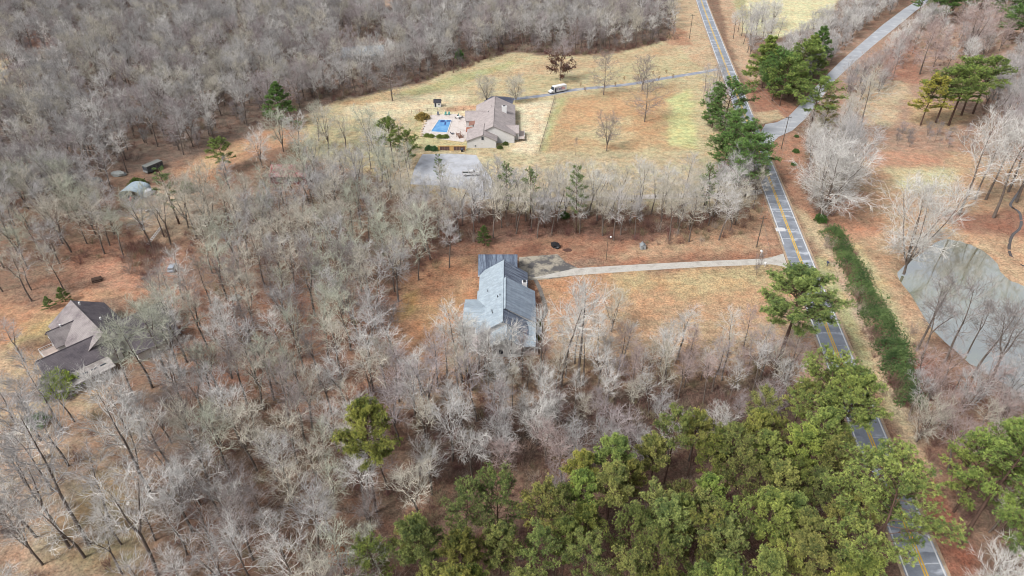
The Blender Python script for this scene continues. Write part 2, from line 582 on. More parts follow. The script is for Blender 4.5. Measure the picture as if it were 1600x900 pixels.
# ------------------------------------------------------------------ roads and paving
def asphalt(name, rgb, pale, dstretch=None):
    m, n, l, p = new_mat(name)
    c0, c1 = lin(rgb), lin(pale)
    big = noise(n, l, 0.22, 5, 0.65)
    c = ramp(n, l, big, [(0.35, c0), (0.72, tuple(0.5 * (a + b) for a, b in zip(c0, c1)))])
    # pale crack-sealer bands across the lanes and worn wheel tracks along them
    br = n.new('ShaderNodeTexNoise')
    br.inputs['Scale'].default_value = 1.0
    br.inputs['Detail'].default_value = 3
    tc = n.new('ShaderNodeTexCoord')
    mp = n.new('ShaderNodeMapping')
    mp.inputs['Rotation'].default_value = (0, 0, math.radians(8))
    mp.inputs['Scale'].default_value = (0.16, 0.42, 1)
    l.new(tc.outputs['Object'], mp.inputs[0])
    l.new(mp.outputs[0], br.inputs['Vector'])
    fac = ramp(n, l, br.outputs['Fac'], [(0.56, 0.0), (0.64, 0.9)])
    c = mixn(n, l, 'MIX', fac, c, c1)
    fine = noise(n, l, 5.0, 3, 0.8)
    c = mixn(n, l, 'MULTIPLY', 0.8, c, ramp(n, l, fine, [(0.3, 0.78), (0.7, 1.18)]))
    l.new(c, p.inputs['Base Color'])
    p.inputs['Roughness'].default_value = 0.5
    p.inputs['Specular IOR Level'].default_value = 0.6
    return m


LEFT = smooth_line(GP([(1070, -60), (1085, 0), (1103, 55), (1120, 110), (1148, 175), (1172, 225), (1183, 247), (1197, 300), (1210, 360), (1237, 432), (1262, 487), (1290, 560), (1350, 725), (1388, 822), (1417, 898), (1480, 1060), (1540, 1220)]), 5)
RIGHT = smooth_line(GP([(1092, -60), (1106, 0), (1127, 55), (1150, 110), (1172, 165), (1192, 215), (1206, 247), (1225, 300), (1245, 360), (1275, 435), (1299, 487), (1345, 593), (1409, 690), (1441, 817), (1475, 898), (1546, 1060), (1616, 1220)]), 5)
# centre line from a smooth fit so that the carriageway keeps one width
cl = [((a[0] + b[0]) / 2, (a[1] + b[1]) / 2) for a, b in zip(LEFT, RIGHT)]
cyy = np.array([q[1] for q in cl])
cxx = np.array([q[0] for q in cl])
co = np.polyfit((cyy - 200) / 200, cxx, 4)
ROAD = [(float(np.polyval(co, (y - 200) / 200)), float(y)) for y in np.arange(30, 620, 6.0)]
HW = 3.15
road = tag(ribbon('main_road', ROAD, HW + 0.35, HW + 0.35, 0.012, asphalt('road_asphalt', (124, 130, 141), (196, 202, 212))), kind='structure')
tag(ribbon('road_shoulder', ROAD, HW + 0.95, HW + 0.95, 0.007, mat('shoulder_grit', (188, 164, 138), 0.95, 0.25, 1.2, dark=(150, 132, 116), dscale=0.5, fine=4.0)), kind='structure')
SEAL = mat('joint_sealer', (214, 218, 224), 0.7, 0.1, 2.0, dark=(150, 156, 168), dscale=1.4, dlo=0.5, dhi=0.62)
random.seed(3)
mb = MB()
yj = 62.0
while yj < 330:
    xc = float(np.polyval(co, (yj - 200) / 200))
    a0, a1 = random.choice([(-HW, HW), (-HW, -0.4), (0.4, HW), (-HW, HW)])
    w_ = random.uniform(0.12, 0.34)
    n_ = 5
    for i in range(n_):
        xa, xb = xc + a0 + (a1 - a0) * i / n_, xc + a0 + (a1 - a0) * (i + 1) / n_
        q0, q1 = random.uniform(-0.15, 0.15), random.uniform(-0.15, 0.15)
        mb.poly([(xa, yj + q0 - w_ / 2, 0.016), (xb, yj + q0 - w_ / 2, 0.016), (xb, yj + q0 + w_ / 2, 0.016), (xa, yj + q0 + w_ / 2, 0.016)])
    yj += random.uniform(4.5, 9.0)
tag(mb.build('road_joint_sealer', SEAL), kind='structure')
mb = MB()
mb.poly([(*q, 0.018) for q in GP([(1213, 361.5), (1228, 361.5), (1226, 356), (1211, 356)])])
tag(mb.build('road_patch', mat('patch_white', (222, 222, 224), 0.8, 0.08, 1.0)), kind='structure')
white = mat('road_paint_white', (232, 232, 232), 0.6, 0.08, 2.0, dark=(200, 202, 204), dscale=0.8, dlo=0.6, dhi=0.75)
yellow = mat('road_paint_yellow', (240, 194, 70), 0.6, 0.1, 2.0, dark=(214, 190, 130), dscale=0.5, dlo=0.58, dhi=0.72)
for s in (-1, 1):
    ln = [(a[0] if s < 0 else b[0], a[1] if s < 0 else b[1]) for a, b in strip_pts(ROAD, HW, HW)]
    if s > 0:   # the edge line breaks at the side road
        parts = [[q for q in ln if q[1] < G(1200, 238)[1]], [q for q in ln if q[1] > G(1180, 184)[1]]]
    else:
        parts = [[q for q in ln if q[1] < 161], [q for q in ln if q[1] > 169]]
    for q in parts:
        tag(ribbon('edge_marking', q, 0.13, 0.13, 0.02, white), kind='structure')
    cn = [(a[0] if s < 0 else b[0], a[1] if s < 0 else b[1]) for a, b in strip_pts(ROAD, 0.24, 0.24)]
    tag(ribbon('centre_marking', cn, 0.13, 0.13, 0.02, yellow), kind='structure')

# side road with its flared mouth
pale_con = lambda key, rgb, dk, **k: mat(key, rgb, 0.85, 0.12, 0.5, dark=dk, fine=4.0, **k)
SIDE = asphalt('side_road_surface', (168, 172, 178), (206, 208, 212))
mb = MB()
mb.poly([(*q, 0.008) for q in GP([(1196, 194), (1214, 191), (1232, 182), (1258, 155), (1283, 126), (1312, 97), (1345, 68), (1380, 38), (1412, 14), (1435, 0), (1472, -24), (1494, -24), (1456, 0), (1432, 16), (1402, 41), (1366, 70), (1334, 98), (1306, 124), (1284, 152), (1260, 184), (1238, 204), (1216, 214), (1204, 226), (1196, 232), (1184, 214)])][::-1])
tag(mb.build('side_road', SIDE), kind='structure')

CON = pale_con('drive_concrete', (206, 202, 194), (160, 154, 146), dscale=0.5, dlo=0.45, dhi=0.75)
mb = MB()
DRV = [(828, 435), (900, 419), (1000, 413), (1100, 408), (1195, 404), (1212, 400), (1224, 396), (1232, 420), (1222, 416), (1205, 413), (1100, 417), (1000, 423), (900, 430), (860, 434)]
mb.poly([(*q, 0.008) for q in GP(DRV)][::-1])
tag(mb.build('driveway', CON), kind='structure')
PAD = pale_con('stained_pad', (176, 168, 152), (100, 98, 98), dscale=0.22, dlo=0.42, dhi=0.55)
mb = MB()
mb.poly([(*q, 0.004) for q in GP([(811, 402), (871, 397), (884, 410), (902, 418), (902, 430), (858, 436), (828, 438), (812, 436)])][::-1])
tag(mb.build('parking_pad', PAD), kind='structure')
mb = MB()
s = strip_pts(smooth_line(GP([(836, 437), (842, 448), (847, 462), (852, 478), (852, 490), (846, 498), (840, 500)]), 4), 0.55, 0.55)
for (a, b_), (c_, d_) in zip(s, s[1:]): mb.poly([(*a, 0.05), (*b_, 0.05), (*d_, 0.05), (*c_, 0.05)])
tag(mb.build('front_walk', mat('walk_paving', (128, 122, 116), 0.9, 0.25, 2.0, fine=6.0)), kind='structure')
# narrow asphalt lane to the pool house
ribbon_l = smooth_line(GP([(770, 158), (800, 155), (850, 149), (900, 140), (980, 132), (1040, 122), (1090, 114), (1122, 108)]), 5)
tag(ribbon('lane', ribbon_l, 1.6, 1.6, 0.006, mat('lane_asphalt', (150, 156, 170), 0.7, 0.2, 0.5, dark=(196, 194, 190), dscale=0.2, dlo=0.5, dhi=0.62, fine=4.0)), kind='structure')
mb = MB()
mb.poly([(*q, 0.010) for q in GP([(756, 158), (768, 150), (790, 151), (804, 153), (800, 164), (778, 168), (758, 170)])][::-1])
tag(mb.build('parking_court', mat('court_asphalt', (100, 104, 122), 0.7, 0.12, 0.5, fine=4.0)), kind='structure')
# gravel yard and its track behind the tree band
mb = MB()
GRV = mat('gravel', (198, 201, 208), 0.95, 0.1, 0.4, dark=(176, 176, 178), dscale=0.25, dlo=0.46, dhi=0.7, fine=5.0)
mb.poly([(*q, 0.006) for q in GP([(660, 241), (700, 240), (744, 242), (756, 262), (772, 284), (778, 310), (740, 313), (728, 296), (690, 290), (640, 288), (648, 262)])][::-1])
tag(mb.build('gravel_yard', GRV), kind='structure')
tag(ribbon('gravel_track', smooth_line(GP([(752, 306), (800, 311), (860, 312), (960, 309), (1060, 306), (1140, 304), (1185, 300), (1200, 296)]), 4), 1.6, 1.6, 0.004, mat('track_gravel', (206, 200, 196), 0.95, 0.12, 0.3, dark=(178, 160, 140), dscale=0.4, fine=5.0)), kind='structure')
tag(ribbon('house_lane', smooth_line(GP([(-60, 628), (20, 622), (80, 616), (110, 606), (130, 592)]), 4), 1.8, 1.8, 0.004, mat('old_lane', (150, 136, 126), 0.9, 0.15, 0.4, dark=(176, 140, 112), dscale=0.3, fine=4.0)), kind='structure')

# ------------------------------------------------------------------ houses
def roof_mat(key, rgb, dark=None, **k):
    m, n, l, p = new_mat(key)
    c = lin(rgb)
    base = ramp(n, l, noise(n, l, 0.7, 5), [(0.3, tuple(x * 0.86 for x in c)), (0.7, tuple(x * 1.14 for x in c))])
    # courses of shingles
    w = n.new('ShaderNodeTexWave')
    w.bands_direction = 'Z'
    w.inputs['Scale'].default_value = 1.6
    w.inputs['Distortion'].default_value = 1.5
    tc = n.new('ShaderNodeTexCoord')
    l.new(tc.outputs['Object'], w.inputs['Vector'])
    base = mixn(n, l, 'MULTIPLY', 0.35, base, ramp(n, l, w.outputs['Fac'], [(0.2, 0.75), (0.6, 1.1)]))
    if dark:
        fac = ramp(n, l, noise(n, l, k.get('ds', 0.8), 5, 0.7, stretch=k.get('st')), [(k.get('lo', 0.45), 0.0), (k.get('hi', 0.62), k.get('mx', 0.9))])
        base = mixn(n, l, 'MIX', fac, base, lin(dark))
    base = mixn(n, l, 'MULTIPLY', 0.7, base, ramp(n, l, noise(n, l, 6.0, 2, 0.7), [(0.3, 0.75), (0.7, 1.2)]))
    l.new(base, p.inputs['Base Color'])
    p.inputs['Roughness'].default_value = 0.85
    p.inputs['Specular IOR Level'].default_value = 0.3
    return m


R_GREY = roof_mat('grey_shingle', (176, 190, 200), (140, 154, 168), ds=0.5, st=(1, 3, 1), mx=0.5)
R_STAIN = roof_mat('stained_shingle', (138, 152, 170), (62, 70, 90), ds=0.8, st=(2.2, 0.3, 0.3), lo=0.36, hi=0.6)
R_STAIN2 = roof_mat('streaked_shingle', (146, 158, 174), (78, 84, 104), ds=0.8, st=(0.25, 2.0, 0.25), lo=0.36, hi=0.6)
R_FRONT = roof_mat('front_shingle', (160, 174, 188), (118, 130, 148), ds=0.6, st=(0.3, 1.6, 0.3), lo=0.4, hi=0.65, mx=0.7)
R_TAUPE = roof_mat('taupe_shingle', (182, 172, 170), (160, 150, 150), ds=0.4, mx=0.6)
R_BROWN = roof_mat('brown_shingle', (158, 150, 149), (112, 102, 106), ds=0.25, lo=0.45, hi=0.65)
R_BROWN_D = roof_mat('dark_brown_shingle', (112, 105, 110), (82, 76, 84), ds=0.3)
R_PALE = roof_mat('pale_membrane', (182, 176, 172), (140, 132, 128), ds=0.5)
W_WHITE = mat('white_siding', (232, 230, 228), 0.7, 0.05, 1.0, dark=(206, 200, 196), dscale=0.8, dlo=0.55, dhi=0.75)
W_CREAM = mat('cream_siding', (226, 216, 204), 0.7, 0.06, 1.0)
TRIM = mat('white_trim', (240, 240, 240), 0.5, 0.04, 2.0)
GLASS = mat('window_glass', (70, 78, 88), 0.08, 0.2, 0.6, spec=0.6)
BRICKW = mat('red_brick', (176, 116, 96), 0.9, 0.2, 3.0, fine=6.0)
WOOD = mat('weathered_deck', (214, 196, 186), 0.8, 0.1, 2.0)
DARKM = mat('dark_metal', (52, 54, 60), 0.5, 0.2, 2.0)


def gable(root, x0, x1, y0, y1, eave, ridge, axis='y', rx=None, roof=R_GREY, roof2=None, wall=W_WHITE, oh=0.45, t=0.18, wname='wall', base=0.0, walls=True):
    """a gabled block; axis is the way its ridge runs; rx is the ridge's place across. Makes a wall part and two roof parts"""
    if axis == 'y':
        rx = (x0 + x1) / 2 if rx is None else rx
        T = lambda a, b, z: (a, b, z)
        a0, a1, b0, b1 = x0, x1, y0, y1
    else:
        rx = (y0 + y1) / 2 if rx is None else rx
        T = lambda a, b, z: (b, a, z)
        a0, a1, b0, b1 = y0, y1, x0, x1
    parts = []
    if walls:
        mb = MB()
        sl = (ridge - eave) / max(rx - a0, 0.1)
        pent = lambda b: [T(a0 + oh, b, base), T(a1 - oh, b, base), T(a1 - oh, b, eave - 0.05), T(rx, b, ridge - t - 0.1), T(a0 + oh, b, eave - 0.05)]
        A, B = pent(b0 + oh), pent(b1 - oh)
        mb.prism(A, B)
        parts.append(mb.build(wname, wall, root))
    for k, (ae, m_) in enumerate(((a0, roof), (a1, roof2 or roof))):
        pts = [T(rx, b0, ridge), T(ae, b0, eave), T(ae, b1, eave), T(rx, b1, ridge)]
        q = Vector(pts[1]) - Vector(pts[0])
        w = Vector(pts[3]) - Vector(pts[0])
        if q.cross(w).z < 0: pts = pts[::-1]
        mb = MB()
        mb.slab(pts, t)
        parts.append(mb.build('roof', m_, root))
    p0, p1 = Vector(T(rx, b0, ridge + 0.02)), Vector(T(rx, b1, ridge + 0.02))
    parts.append(MB().tube(p0, p1, 0.12, n=6).build('ridge_cap', roof, root))
    return parts


def fascia(root, x0, x1, y, z, axis='x'):
    mb = MB()
    if axis == 'x': mb.box(x0, x1, y - 0.06, y + 0.06, z - 0.3, z)
    else: mb.box(y - 0.06, y + 0.06, x0, x1, z - 0.3, z)
    return mb.build('gutter', TRIM, root)


def window(root, x, y, z, w, h, face='s', name='window'):
    """window whose centre is on the wall at x, y; facing s, e or w"""
    fr, gl = MB(), MB()
    if face == 's':
        fr.box(x - w / 2 - 0.1, x + w / 2 + 0.1, y - 0.07, y + 0.02, z - h / 2 - 0.1, z + h / 2 + 0.1)
        gl.box(x - w / 2, x + w / 2, y - 0.09, y - 0.072, z - h / 2, z + h / 2)
    else:
        s = 1 if face == 'e' else -1
        fr.box(min(x - 0.02 * s, x + 0.07 * s), max(x - 0.02 * s, x + 0.07 * s), y - w / 2 - 0.1, y + w / 2 + 0.1, z - h / 2 - 0.1, z + h / 2 + 0.1)
        gl.box(min(x + 0.072 * s, x + 0.09 * s), max(x + 0.072 * s, x + 0.09 * s), y - w / 2, y + w / 2, z - h / 2, z + h / 2)
    o = fr.build(name, TRIM, root)
    gl.build('pane', GLASS, o)
    return o


def vent(root, x, y, z, r=0.09, h=0.5, m=DARKM):
    MB().tube((x, y, z - 0.4), (x, y, z + h), r, r).build('roof_vent', m, root)


def railing(root, pts, z0, h=0.95, mat_=TRIM, gap=0.45):
    mb = MB()
    for (xa, ya), (xb, yb) in zip(pts, pts[1:]):
        L = math.hypot(xb - xa, yb - ya)
        for z in (z0 + h, z0 + 0.12):
            mb.tube((xa, ya, z), (xb, yb, z), 0.05, n=4)
        k = max(2, int(L / gap))
        for i in range(k + 1):
            t = i / k
            mb.tube((xa + (xb - xa) * t, ya + (yb - ya) * t, z0), (xa + (xb - xa) * t, ya + (yb - ya) * t, z0 + h), 0.04, n=4)
    return mb.build('railing', mat_, root)


# grey-roofed house in the middle; its ridges follow the picture's own grid of world axes
h = empty('house', (0, 0, 0))
tag(h, 'long white house under a blue grey shingle roof at the end of the concrete driveway', 'house')
HX, HY = -2.5, 140.0
h.location = (HX, HY, 0)
hr = lambda x, y: (x - HX, y - HY)
# garage wing at the far end
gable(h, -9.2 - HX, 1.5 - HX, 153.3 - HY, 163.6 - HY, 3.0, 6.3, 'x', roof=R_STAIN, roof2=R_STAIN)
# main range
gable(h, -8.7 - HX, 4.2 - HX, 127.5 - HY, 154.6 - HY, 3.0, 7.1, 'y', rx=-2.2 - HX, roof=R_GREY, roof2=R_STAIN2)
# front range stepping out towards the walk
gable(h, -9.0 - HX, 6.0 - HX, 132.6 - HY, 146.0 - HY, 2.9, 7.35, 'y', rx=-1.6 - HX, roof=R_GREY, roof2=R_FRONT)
# low wing at the back
gable(h, -12.0 - HX, -5.0 - HX, 130.8 - HY, 142.2 - HY, 3.0, 4.5, 'x', roof=R_GREY)
# gabled end towards the trees
gable(h, -5.2 - HX, 2.6 - HX, 122.6 - HY, 131.5 - HY, 3.3, 6.0, 'y', rx=-1.2 - HX, roof=R_GREY, roof2=R_GREY)
# corner porch roof
mb = MB()
mb.slab([(1.8 - HX, 123.2 - HY, 3.0), (5.6 - HX, 123.6 - HY, 2.8), (5.9 - HX, 132.5 - HY, 2.8), (1.8 - HX, 132.5 - HY, 3.9)], 0.16)
mb.build('porch_roof', R_GREY, h)
fascia(h, -9.2 - HX, -8.6 - HX, 153.1 - HY, 3.0)
fascia(h, 127.6 - HY, 130.6 - HY, -8.75 - HX, 3.0, 'y')
fascia(h, -12.0 - HX, -8.8 - HX, 130.7 - HY, 3.0)
for (x, y) in ((5.3, 124.0), (5.4, 128.0), (5.5, 132.0)):
    MB().box(x - HX - 0.1, x - HX + 0.1, y - HY - 0.1, y - HY + 0.1, 0.5, 2.75).build('porch_post', TRIM, h)
MB().box(2.0 - HX, 6.2 - HX, 123.8 - HY, 132.4 - HY, 0.0, 0.5).build('porch_floor', WOOD, h)
railing(h, [(6.1 - HX, 123.9 - HY), (6.1 - HX, 132.2 - HY)], 0.5)
mb = MB()
for i in range(4): mb.box(6.2 - HX + 0.3 * i, 6.5 - HX + 0.3 * i, 131.5 - HY, 134.2 - HY, 0, 0.5 - 0.12 * i)
mb.build('steps', TRIM, h)
MB().box(-10.2 - HX, -7.6 - HX, 124.3 - HY, 130.6 - HY, 0.75, 0.95).build('deck', mat('deck_white', (230, 214, 212), 0.8, 0.06, 1.0), h)
railing(h, [(-7.6 - HX, 124.4 - HY), (-10.1 - HX, 124.4 - HY), (-10.1 - HX, 130.4 - HY)], 0.95)
for x in (-9.9, -8.0):
    for y in (124.6, 127.5, 130.2): MB().box(x - HX - 0.08, x - HX + 0.08, y - HY - 0.08, y - HY + 0.08, 0, 0.75).build('deck_post', TRIM, h)
ch = MB().box(2.6 - HX, 3.9 - HX, 147.2 - HY, 148.6 - HY, 0, 4.6).build('chimney', TRIM, h)
MB().box(2.9 - HX, 3.6 - HX, 147.5 - HY, 148.3 - HY, 4.6, 4.95).build('flue', DARKM, ch)
for x, y, z in ((-6.2, 143.4, 4.7), (-3.6, 138.6, 6.3), (-3.0, 138.9, 6.6), (-4.9, 133.8, 5.5), (-4.8, 133.0, 5.5)):
    vent(h, x - HX, y - HY, z)
for x in (-4.2, -2.6, -0.4):
    window(h, x - HX, 123.05 - HY, 1.7, 1.0, 1.4)
window(h, -1.2 - HX, 123.05 - HY, 4.2, 0.7, 0.7)
for y in (134.5, 138.0, 142.5): window(h, 5.55 - HX, y - HY, 1.6, 1.2, 1.4, 'e')
for y in (133.5, 138.5): window(h, -11.55 - HX, y - HY, 1.6, 1.2, 1.4, 'w')
for y in (156.0, 160.6):
    g = MB().box(1.05 - HX, 1.14 - HX, y - HY - 1.5, y - HY + 1.5, 0, 2.3).build('garage_door', TRIM, h)
    mb = MB()
    for i in range(3): mb.box(1.141 - HX, 1.16 - HX, y - HY - 1.4, y - HY + 1.4, 0.55 + 0.55 * i, 0.58 + 0.55 * i)
    mb.build('seam', mat('seam_grey', (150, 150, 154), 0.7), g)
d = MB().box(5.55 - HX, 5.62 - HX, 136.0 - HY, 137.0 - HY, 0.15, 2.2).build('front_door', mat('door_paint', (120, 70, 60), 0.5), h)
MB().ball((5.66 - HX, 136.15 - HY, 1.1), 0.05, 0.05, 0.05, 6, 4).build('handle', DARKM, d)

# pool house
PX, PY = -9.0, 262.0
h = empty('house', (PX, PY, 0))
tag(h, 'white house with a taupe roof and white chimney beside the swimming pool', 'house')
gable(h, -17.6 - PX, -5.6 - PX, 245.6 - PY, 257.5 - PY, 3.0, 5.45, 'y', rx=-11.0 - PX, roof=R_TAUPE)
gable(h, -15.2 - PX, 1.4 - PX, 250.5 - PY, 284.5 - PY, 3.1, 7.0, 'y', rx=-7.2 - PX, roof=R_TAUPE)
gable(h, -19.2 - PX, -8.0 - PX, 266.5 - PY, 276.0 - PY, 3.0, 5.4, 'x', roof=R_TAUPE)
gable(h, -4.0 - PX, 2.8 - PX, 253.5 - PY, 260.5 - PY, 2.9, 4.9, 'x', roof=R_TAUPE)
mb = MB()
mb.slab([(-17.4 - PX, 262.2 - PY, 2.7), (-13.6 - PX, 262.2 - PY, 3.5), (-13.6 - PX, 266.4 - PY, 3.5), (-17.4 - PX, 266.4 - PY, 2.7)], 0.14)
mb.build('porch_roof', mat('pergola_brown', (150, 110, 96), 0.8), h)
MB().box(-18.6 - PX, -14.5 - PX, 262.2 - PY, 266.4 - PY, 0, 0.35).build('porch_floor', BRICKW, h)
ch = MB().box(-4.2 - PX, -2.2 - PX, 270.2 - PY, 271.6 - PY, 0, 7.6).build('chimney', TRIM, h)
MB().box(-3.7 - PX, -2.7 - PX, 270.5 - PY, 271.3 - PY, 7.6, 7.8).build('cap', DARKM, ch)
window(h, -11.2 - PX, 246.0 - PY, 3.9, 0.9, 1.2)
window(h, -14.0 - PX, 246.0 - PY, 0.9, 0.6, 0.5)
window(h, -5.98 - PX, 248.0 - PY, 1.9, 1.0, 1.4, 'e')
for y in (263.5, 268.0, 273.0, 279.0): window(h, 1.0 - PX, y - PY, 1.7, 1.1, 1.4, 'e')
MB().box(2.4 - PX, 5.0 - PX, 252.5 - PY, 260.8 - PY, 0.9, 1.1).build('porch_deck', WOOD, h)
railing(h, [(2.5 - PX, 252.6 - PY), (4.9 - PX, 252.6 - PY), (4.9 - PX, 260.6 - PY)], 1.1, gap=0.7)
for (x, y) in ((2.5, 253.8), (2.5, 260.2)):
    MB().box(x - PX - 0.12, x - PX + 0.12, y - PY - 0.12, y - PY + 0.12, 0, 2.85).build('porch_post', TRIM, h)
for x, y, z in ((-9.5, 268.5, 6.0), (-8.6, 274.0, 6.5)): vent(h, x - PX, y - PY, z)

# brown-roofed house among the trees; turned, so its empty carries the angle
lx, ly = G(120, 520)
h = empty('house', (-101.0, 129.3, 0), math.radians(-42))
tag(h, 'white house with brown many gabled roof half hidden by bare trees, beside an olive bush', 'house')
gable(h, -9.5, 10.0, -6.6, 6.6, 3.2, 7.4, 'x', roof=R_BROWN, roof2=R_BROWN_D)  # slope away from the sun darker: its shade is put into the shingle colour
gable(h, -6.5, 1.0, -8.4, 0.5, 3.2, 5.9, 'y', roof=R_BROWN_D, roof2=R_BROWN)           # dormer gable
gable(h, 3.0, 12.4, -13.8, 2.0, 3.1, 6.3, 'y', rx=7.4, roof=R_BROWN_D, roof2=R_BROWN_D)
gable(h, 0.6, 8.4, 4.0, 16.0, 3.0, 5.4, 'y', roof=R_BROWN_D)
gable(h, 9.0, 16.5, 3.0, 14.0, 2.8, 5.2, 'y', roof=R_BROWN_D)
mb = MB()
mb.slab([(12.4, -13.6, 3.0), (16.4, -13.6, 2.4), (16.4, -1.5, 2.4), (12.4, -1.5, 3.0)], 0.16)
mb.build('porch_roof', R_PALE, h)
mb = MB()
for i in range(5): mb.box(14.2, 14.5, -11.6 + 1.9 * i, -10.4 + 1.9 * i, 2.66, 2.82)
mb.build('skylight', GLASS, h)
for y in (-13.2, -7.5, -2.0): MB().box(16.0, 16.2, y - 0.1, y + 0.1, 0, 2.4).build('porch_post', TRIM, h)
MB().box(-4.0, 3.0, -11.2, -8.0, 0.7, 0.9).build('deck', WOOD, h)
railing(h, [(-4.0, -8.2), (-4.0, -11.1), (2.9, -11.1)], 0.9)
for x in (-5.0, -2.6, -0.2): window(h, x, -7.95, 1.9, 1.1, 1.5)
window(h, 7.4, -13.35, 1.8, 1.6, 1.4)
window(h, 5.0, -13.35, 1.8, 0.9, 1.4)
for x, y, z in ((2.0, 2.2, 6.3), (-6.8, 1.0, 7.1), (-2.8, -5.2, 5.9)): vent(h, x, y, z, 0.22, 0.5, TRIM)


def far_house(px, py, rz, w, d, e, r, roof, wall, label, name='house', cat='house'):
    x, y = G(px, py)
    h = empty(name, (x, y, 0), math.radians(rz))
    tag(h, label, cat)
    gable(h, -w / 2, w / 2, -d / 2, d / 2, e, r, 'x', roof=roof, wall=wall)
    for k in (-0.25, 0.2):
        window(h, k * w, -d / 2 + 0.45, 1.6, 1.0, 1.2)
    MB().box(-0.5, 0.5, -d / 2 + 0.38, -d / 2 + 0.46, 0.1, 2.1).build('door', DARKM, h)
    return h


far_house(568, 92, 10, 22, 12, 3.0, 6.4, R_GREY, W_WHITE, 'distant house with a grey roof hidden deep in the far bare woods')
far_house(668, 14, -8, 14, 9, 3.0, 5.8, R_TAUPE, W_WHITE, 'distant white house just showing above the far woods at the top edge')
far_house(50, 106, 15, 12, 8, 2.8, 5.2, R_PALE, W_WHITE, 'distant white cottage beside the cream clearing behind bare trees')
far_house(90, 104, 15, 11, 5, 2.6, 3.6, R_PALE, W_WHITE, 'low pale outbuilding behind bare trees, next to the distant white cottage', 'outbuilding', 'shed')
far_house(84, 292, 20, 13, 8, 2.8, 5.0, R_BROWN_D, mat('dark_boards', (96, 90, 90), 0.9), 'dark boarded barn almost hidden among grey trees', 'barn', 'barn')
far_house(457, 280, 0, 13, 9, 3.0, 5.6, roof_mat('rusty_red_roof', (150, 84, 84), (178, 140, 140), ds=0.5), mat('barn_red', (130, 62, 60), 0.9, 0.2), 'red barn with rusty red roof behind bare branches', 'barn', 'barn')

# ------------------------------------------------------------------ things in the yards
VANW = mat('van_white', (244, 244, 246), 0.3, 0.02, 2.0, spec=0.5)
RUBBER = mat('tyre_rubber', (40, 40, 42), 0.85, 0.2, 4.0)
CHROME = mat('rim_grey', (170, 172, 176), 0.4, 0.1, 4.0, metal=0.5)
LAMP = mat('headlight_glass', (220, 224, 230), 0.15, 0.05, 2.0, spec=0.6)
REDL = mat('tail_light_red', (170, 40, 40), 0.3, 0.1, 2.0)


def profile(mb, pts, y0, y1):
    """side outline (x, z) counter-clockwise seen from -y, extruded from y0 to y1"""
    return mb.prism([(x, y0, z) for x, z in pts], [(x, y1, z) for x, z in pts])


def wheels(root, xs_, w, r):
    for x in xs_:
        for s in (-1, 1):
            t = MB().tube((x, s * (w / 2 - 0.24), r), (x, s * w / 2, r), r, n=16).build('wheel', RUBBER, root)
            MB().tube((x, s * (w / 2), r), (x, s * (w / 2 + 0.02), r), r * 0.55, n=12).build('rim', CHROME, t)


def lettering(root, text, size, x, y, z, m):
    cu = bpy.data.curves.new('lettering', 'FONT')
    cu.body = text
    cu.size = size
    cu.extrude = 0.008
    cu.offset = 0.012 * size
    tmp = bpy.data.objects.new('lettering', cu)
    COL.objects.link(tmp)
    bpy.context.view_layer.update()
    me = bpy.data.meshes.new_from_object(tmp.evaluated_get(bpy.context.evaluated_depsgraph_get()))
    wdt = max(v.co.x for v in me.vertices)
    bpy.data.objects.remove(tmp)
    me.transform(Matrix(((-1, 0, 0, x), (0, 0, 1, y), (0, 1, 0, z), (0, 0, 0, 1))))
    me.materials.clear()
    me.materials.append(m)
    link('lettering', me, root)
    return wdt


# white delivery van on the lane: +x is its front, +y the side towards the camera
va, vb = Vector(G(857, 147)), Vector(G(884.5, 141.2))
vd = (va - vb).normalized()
vc = (va + vb) / 2
v = empty('delivery_van', (vc.x, vc.y, 0.01), math.atan2(vd.y, vd.x))
tag(v, 'white delivery van with purple and red lettering on the narrow lane', 'van')
mb = profile(MB(), [(-4.4, 0.55), (2.6, 0.55), (2.6, 1.7), (2.35, 2.95), (2.1, 3.15), (-4.3, 3.15), (-4.4, 3.05)], -1.15, 1.15)
mb.build('cargo_body', VANW, v, bevel=0.05)
profile(MB(), [(2.62, 0.5), (4.3, 0.5), (4.35, 1.05), (4.1, 1.35), (3.1, 1.62), (2.62, 1.72)], -1.05, 1.05).build('hood', VANW, v, bevel=0.05)
profile(MB(), [(2.64, 1.74), (3.0, 1.7), (2.66, 2.85), (2.44, 2.9)], -1.0, 1.0).build('windscreen', GLASS, v)
for s in (-1, 1):
    MB().box(1.35, 2.3, s * 1.15 - 0.02 if s > 0 else -1.17, 1.17 if s > 0 else -1.13, 0.65, 2.5).build('door', mat('open_door_dark', (60, 66, 84), 0.4), v)
    MB().box(4.30, 4.38, s * 0.75 - 0.18, s * 0.75 + 0.18, 0.8, 1.05).build('headlight', LAMP, v)
    MB().box(-4.45, -4.40, s * 0.95 - 0.1, s * 0.95 + 0.1, 0.9, 1.2).build('tail_light', REDL, v)
    mb = MB().box(2.75, 2.85, s * 1.3 - 0.08, s * 1.3 + 0.08, 1.6, 2.05)
    mb.build('mirror', DARKM, v)
MB().box(4.35, 4.5, -1.05, 1.05, 0.4, 0.62).build('bumper', DARKM, v)
wheels(v, (3.3, -2.6), 2.2, 0.42)
PUR, ORA = mat('logo_purple', (84, 60, 150), 0.5, 0.02), mat('logo_red', (236, 74, 70), 0.5, 0.02)
w1 = lettering(v, 'Fed', 1.75, 0.95, 1.16, 1.35, PUR)
lettering(v, 'Ex', 1.75, 0.95 - w1 - 0.06, 1.16, 1.35, ORA)

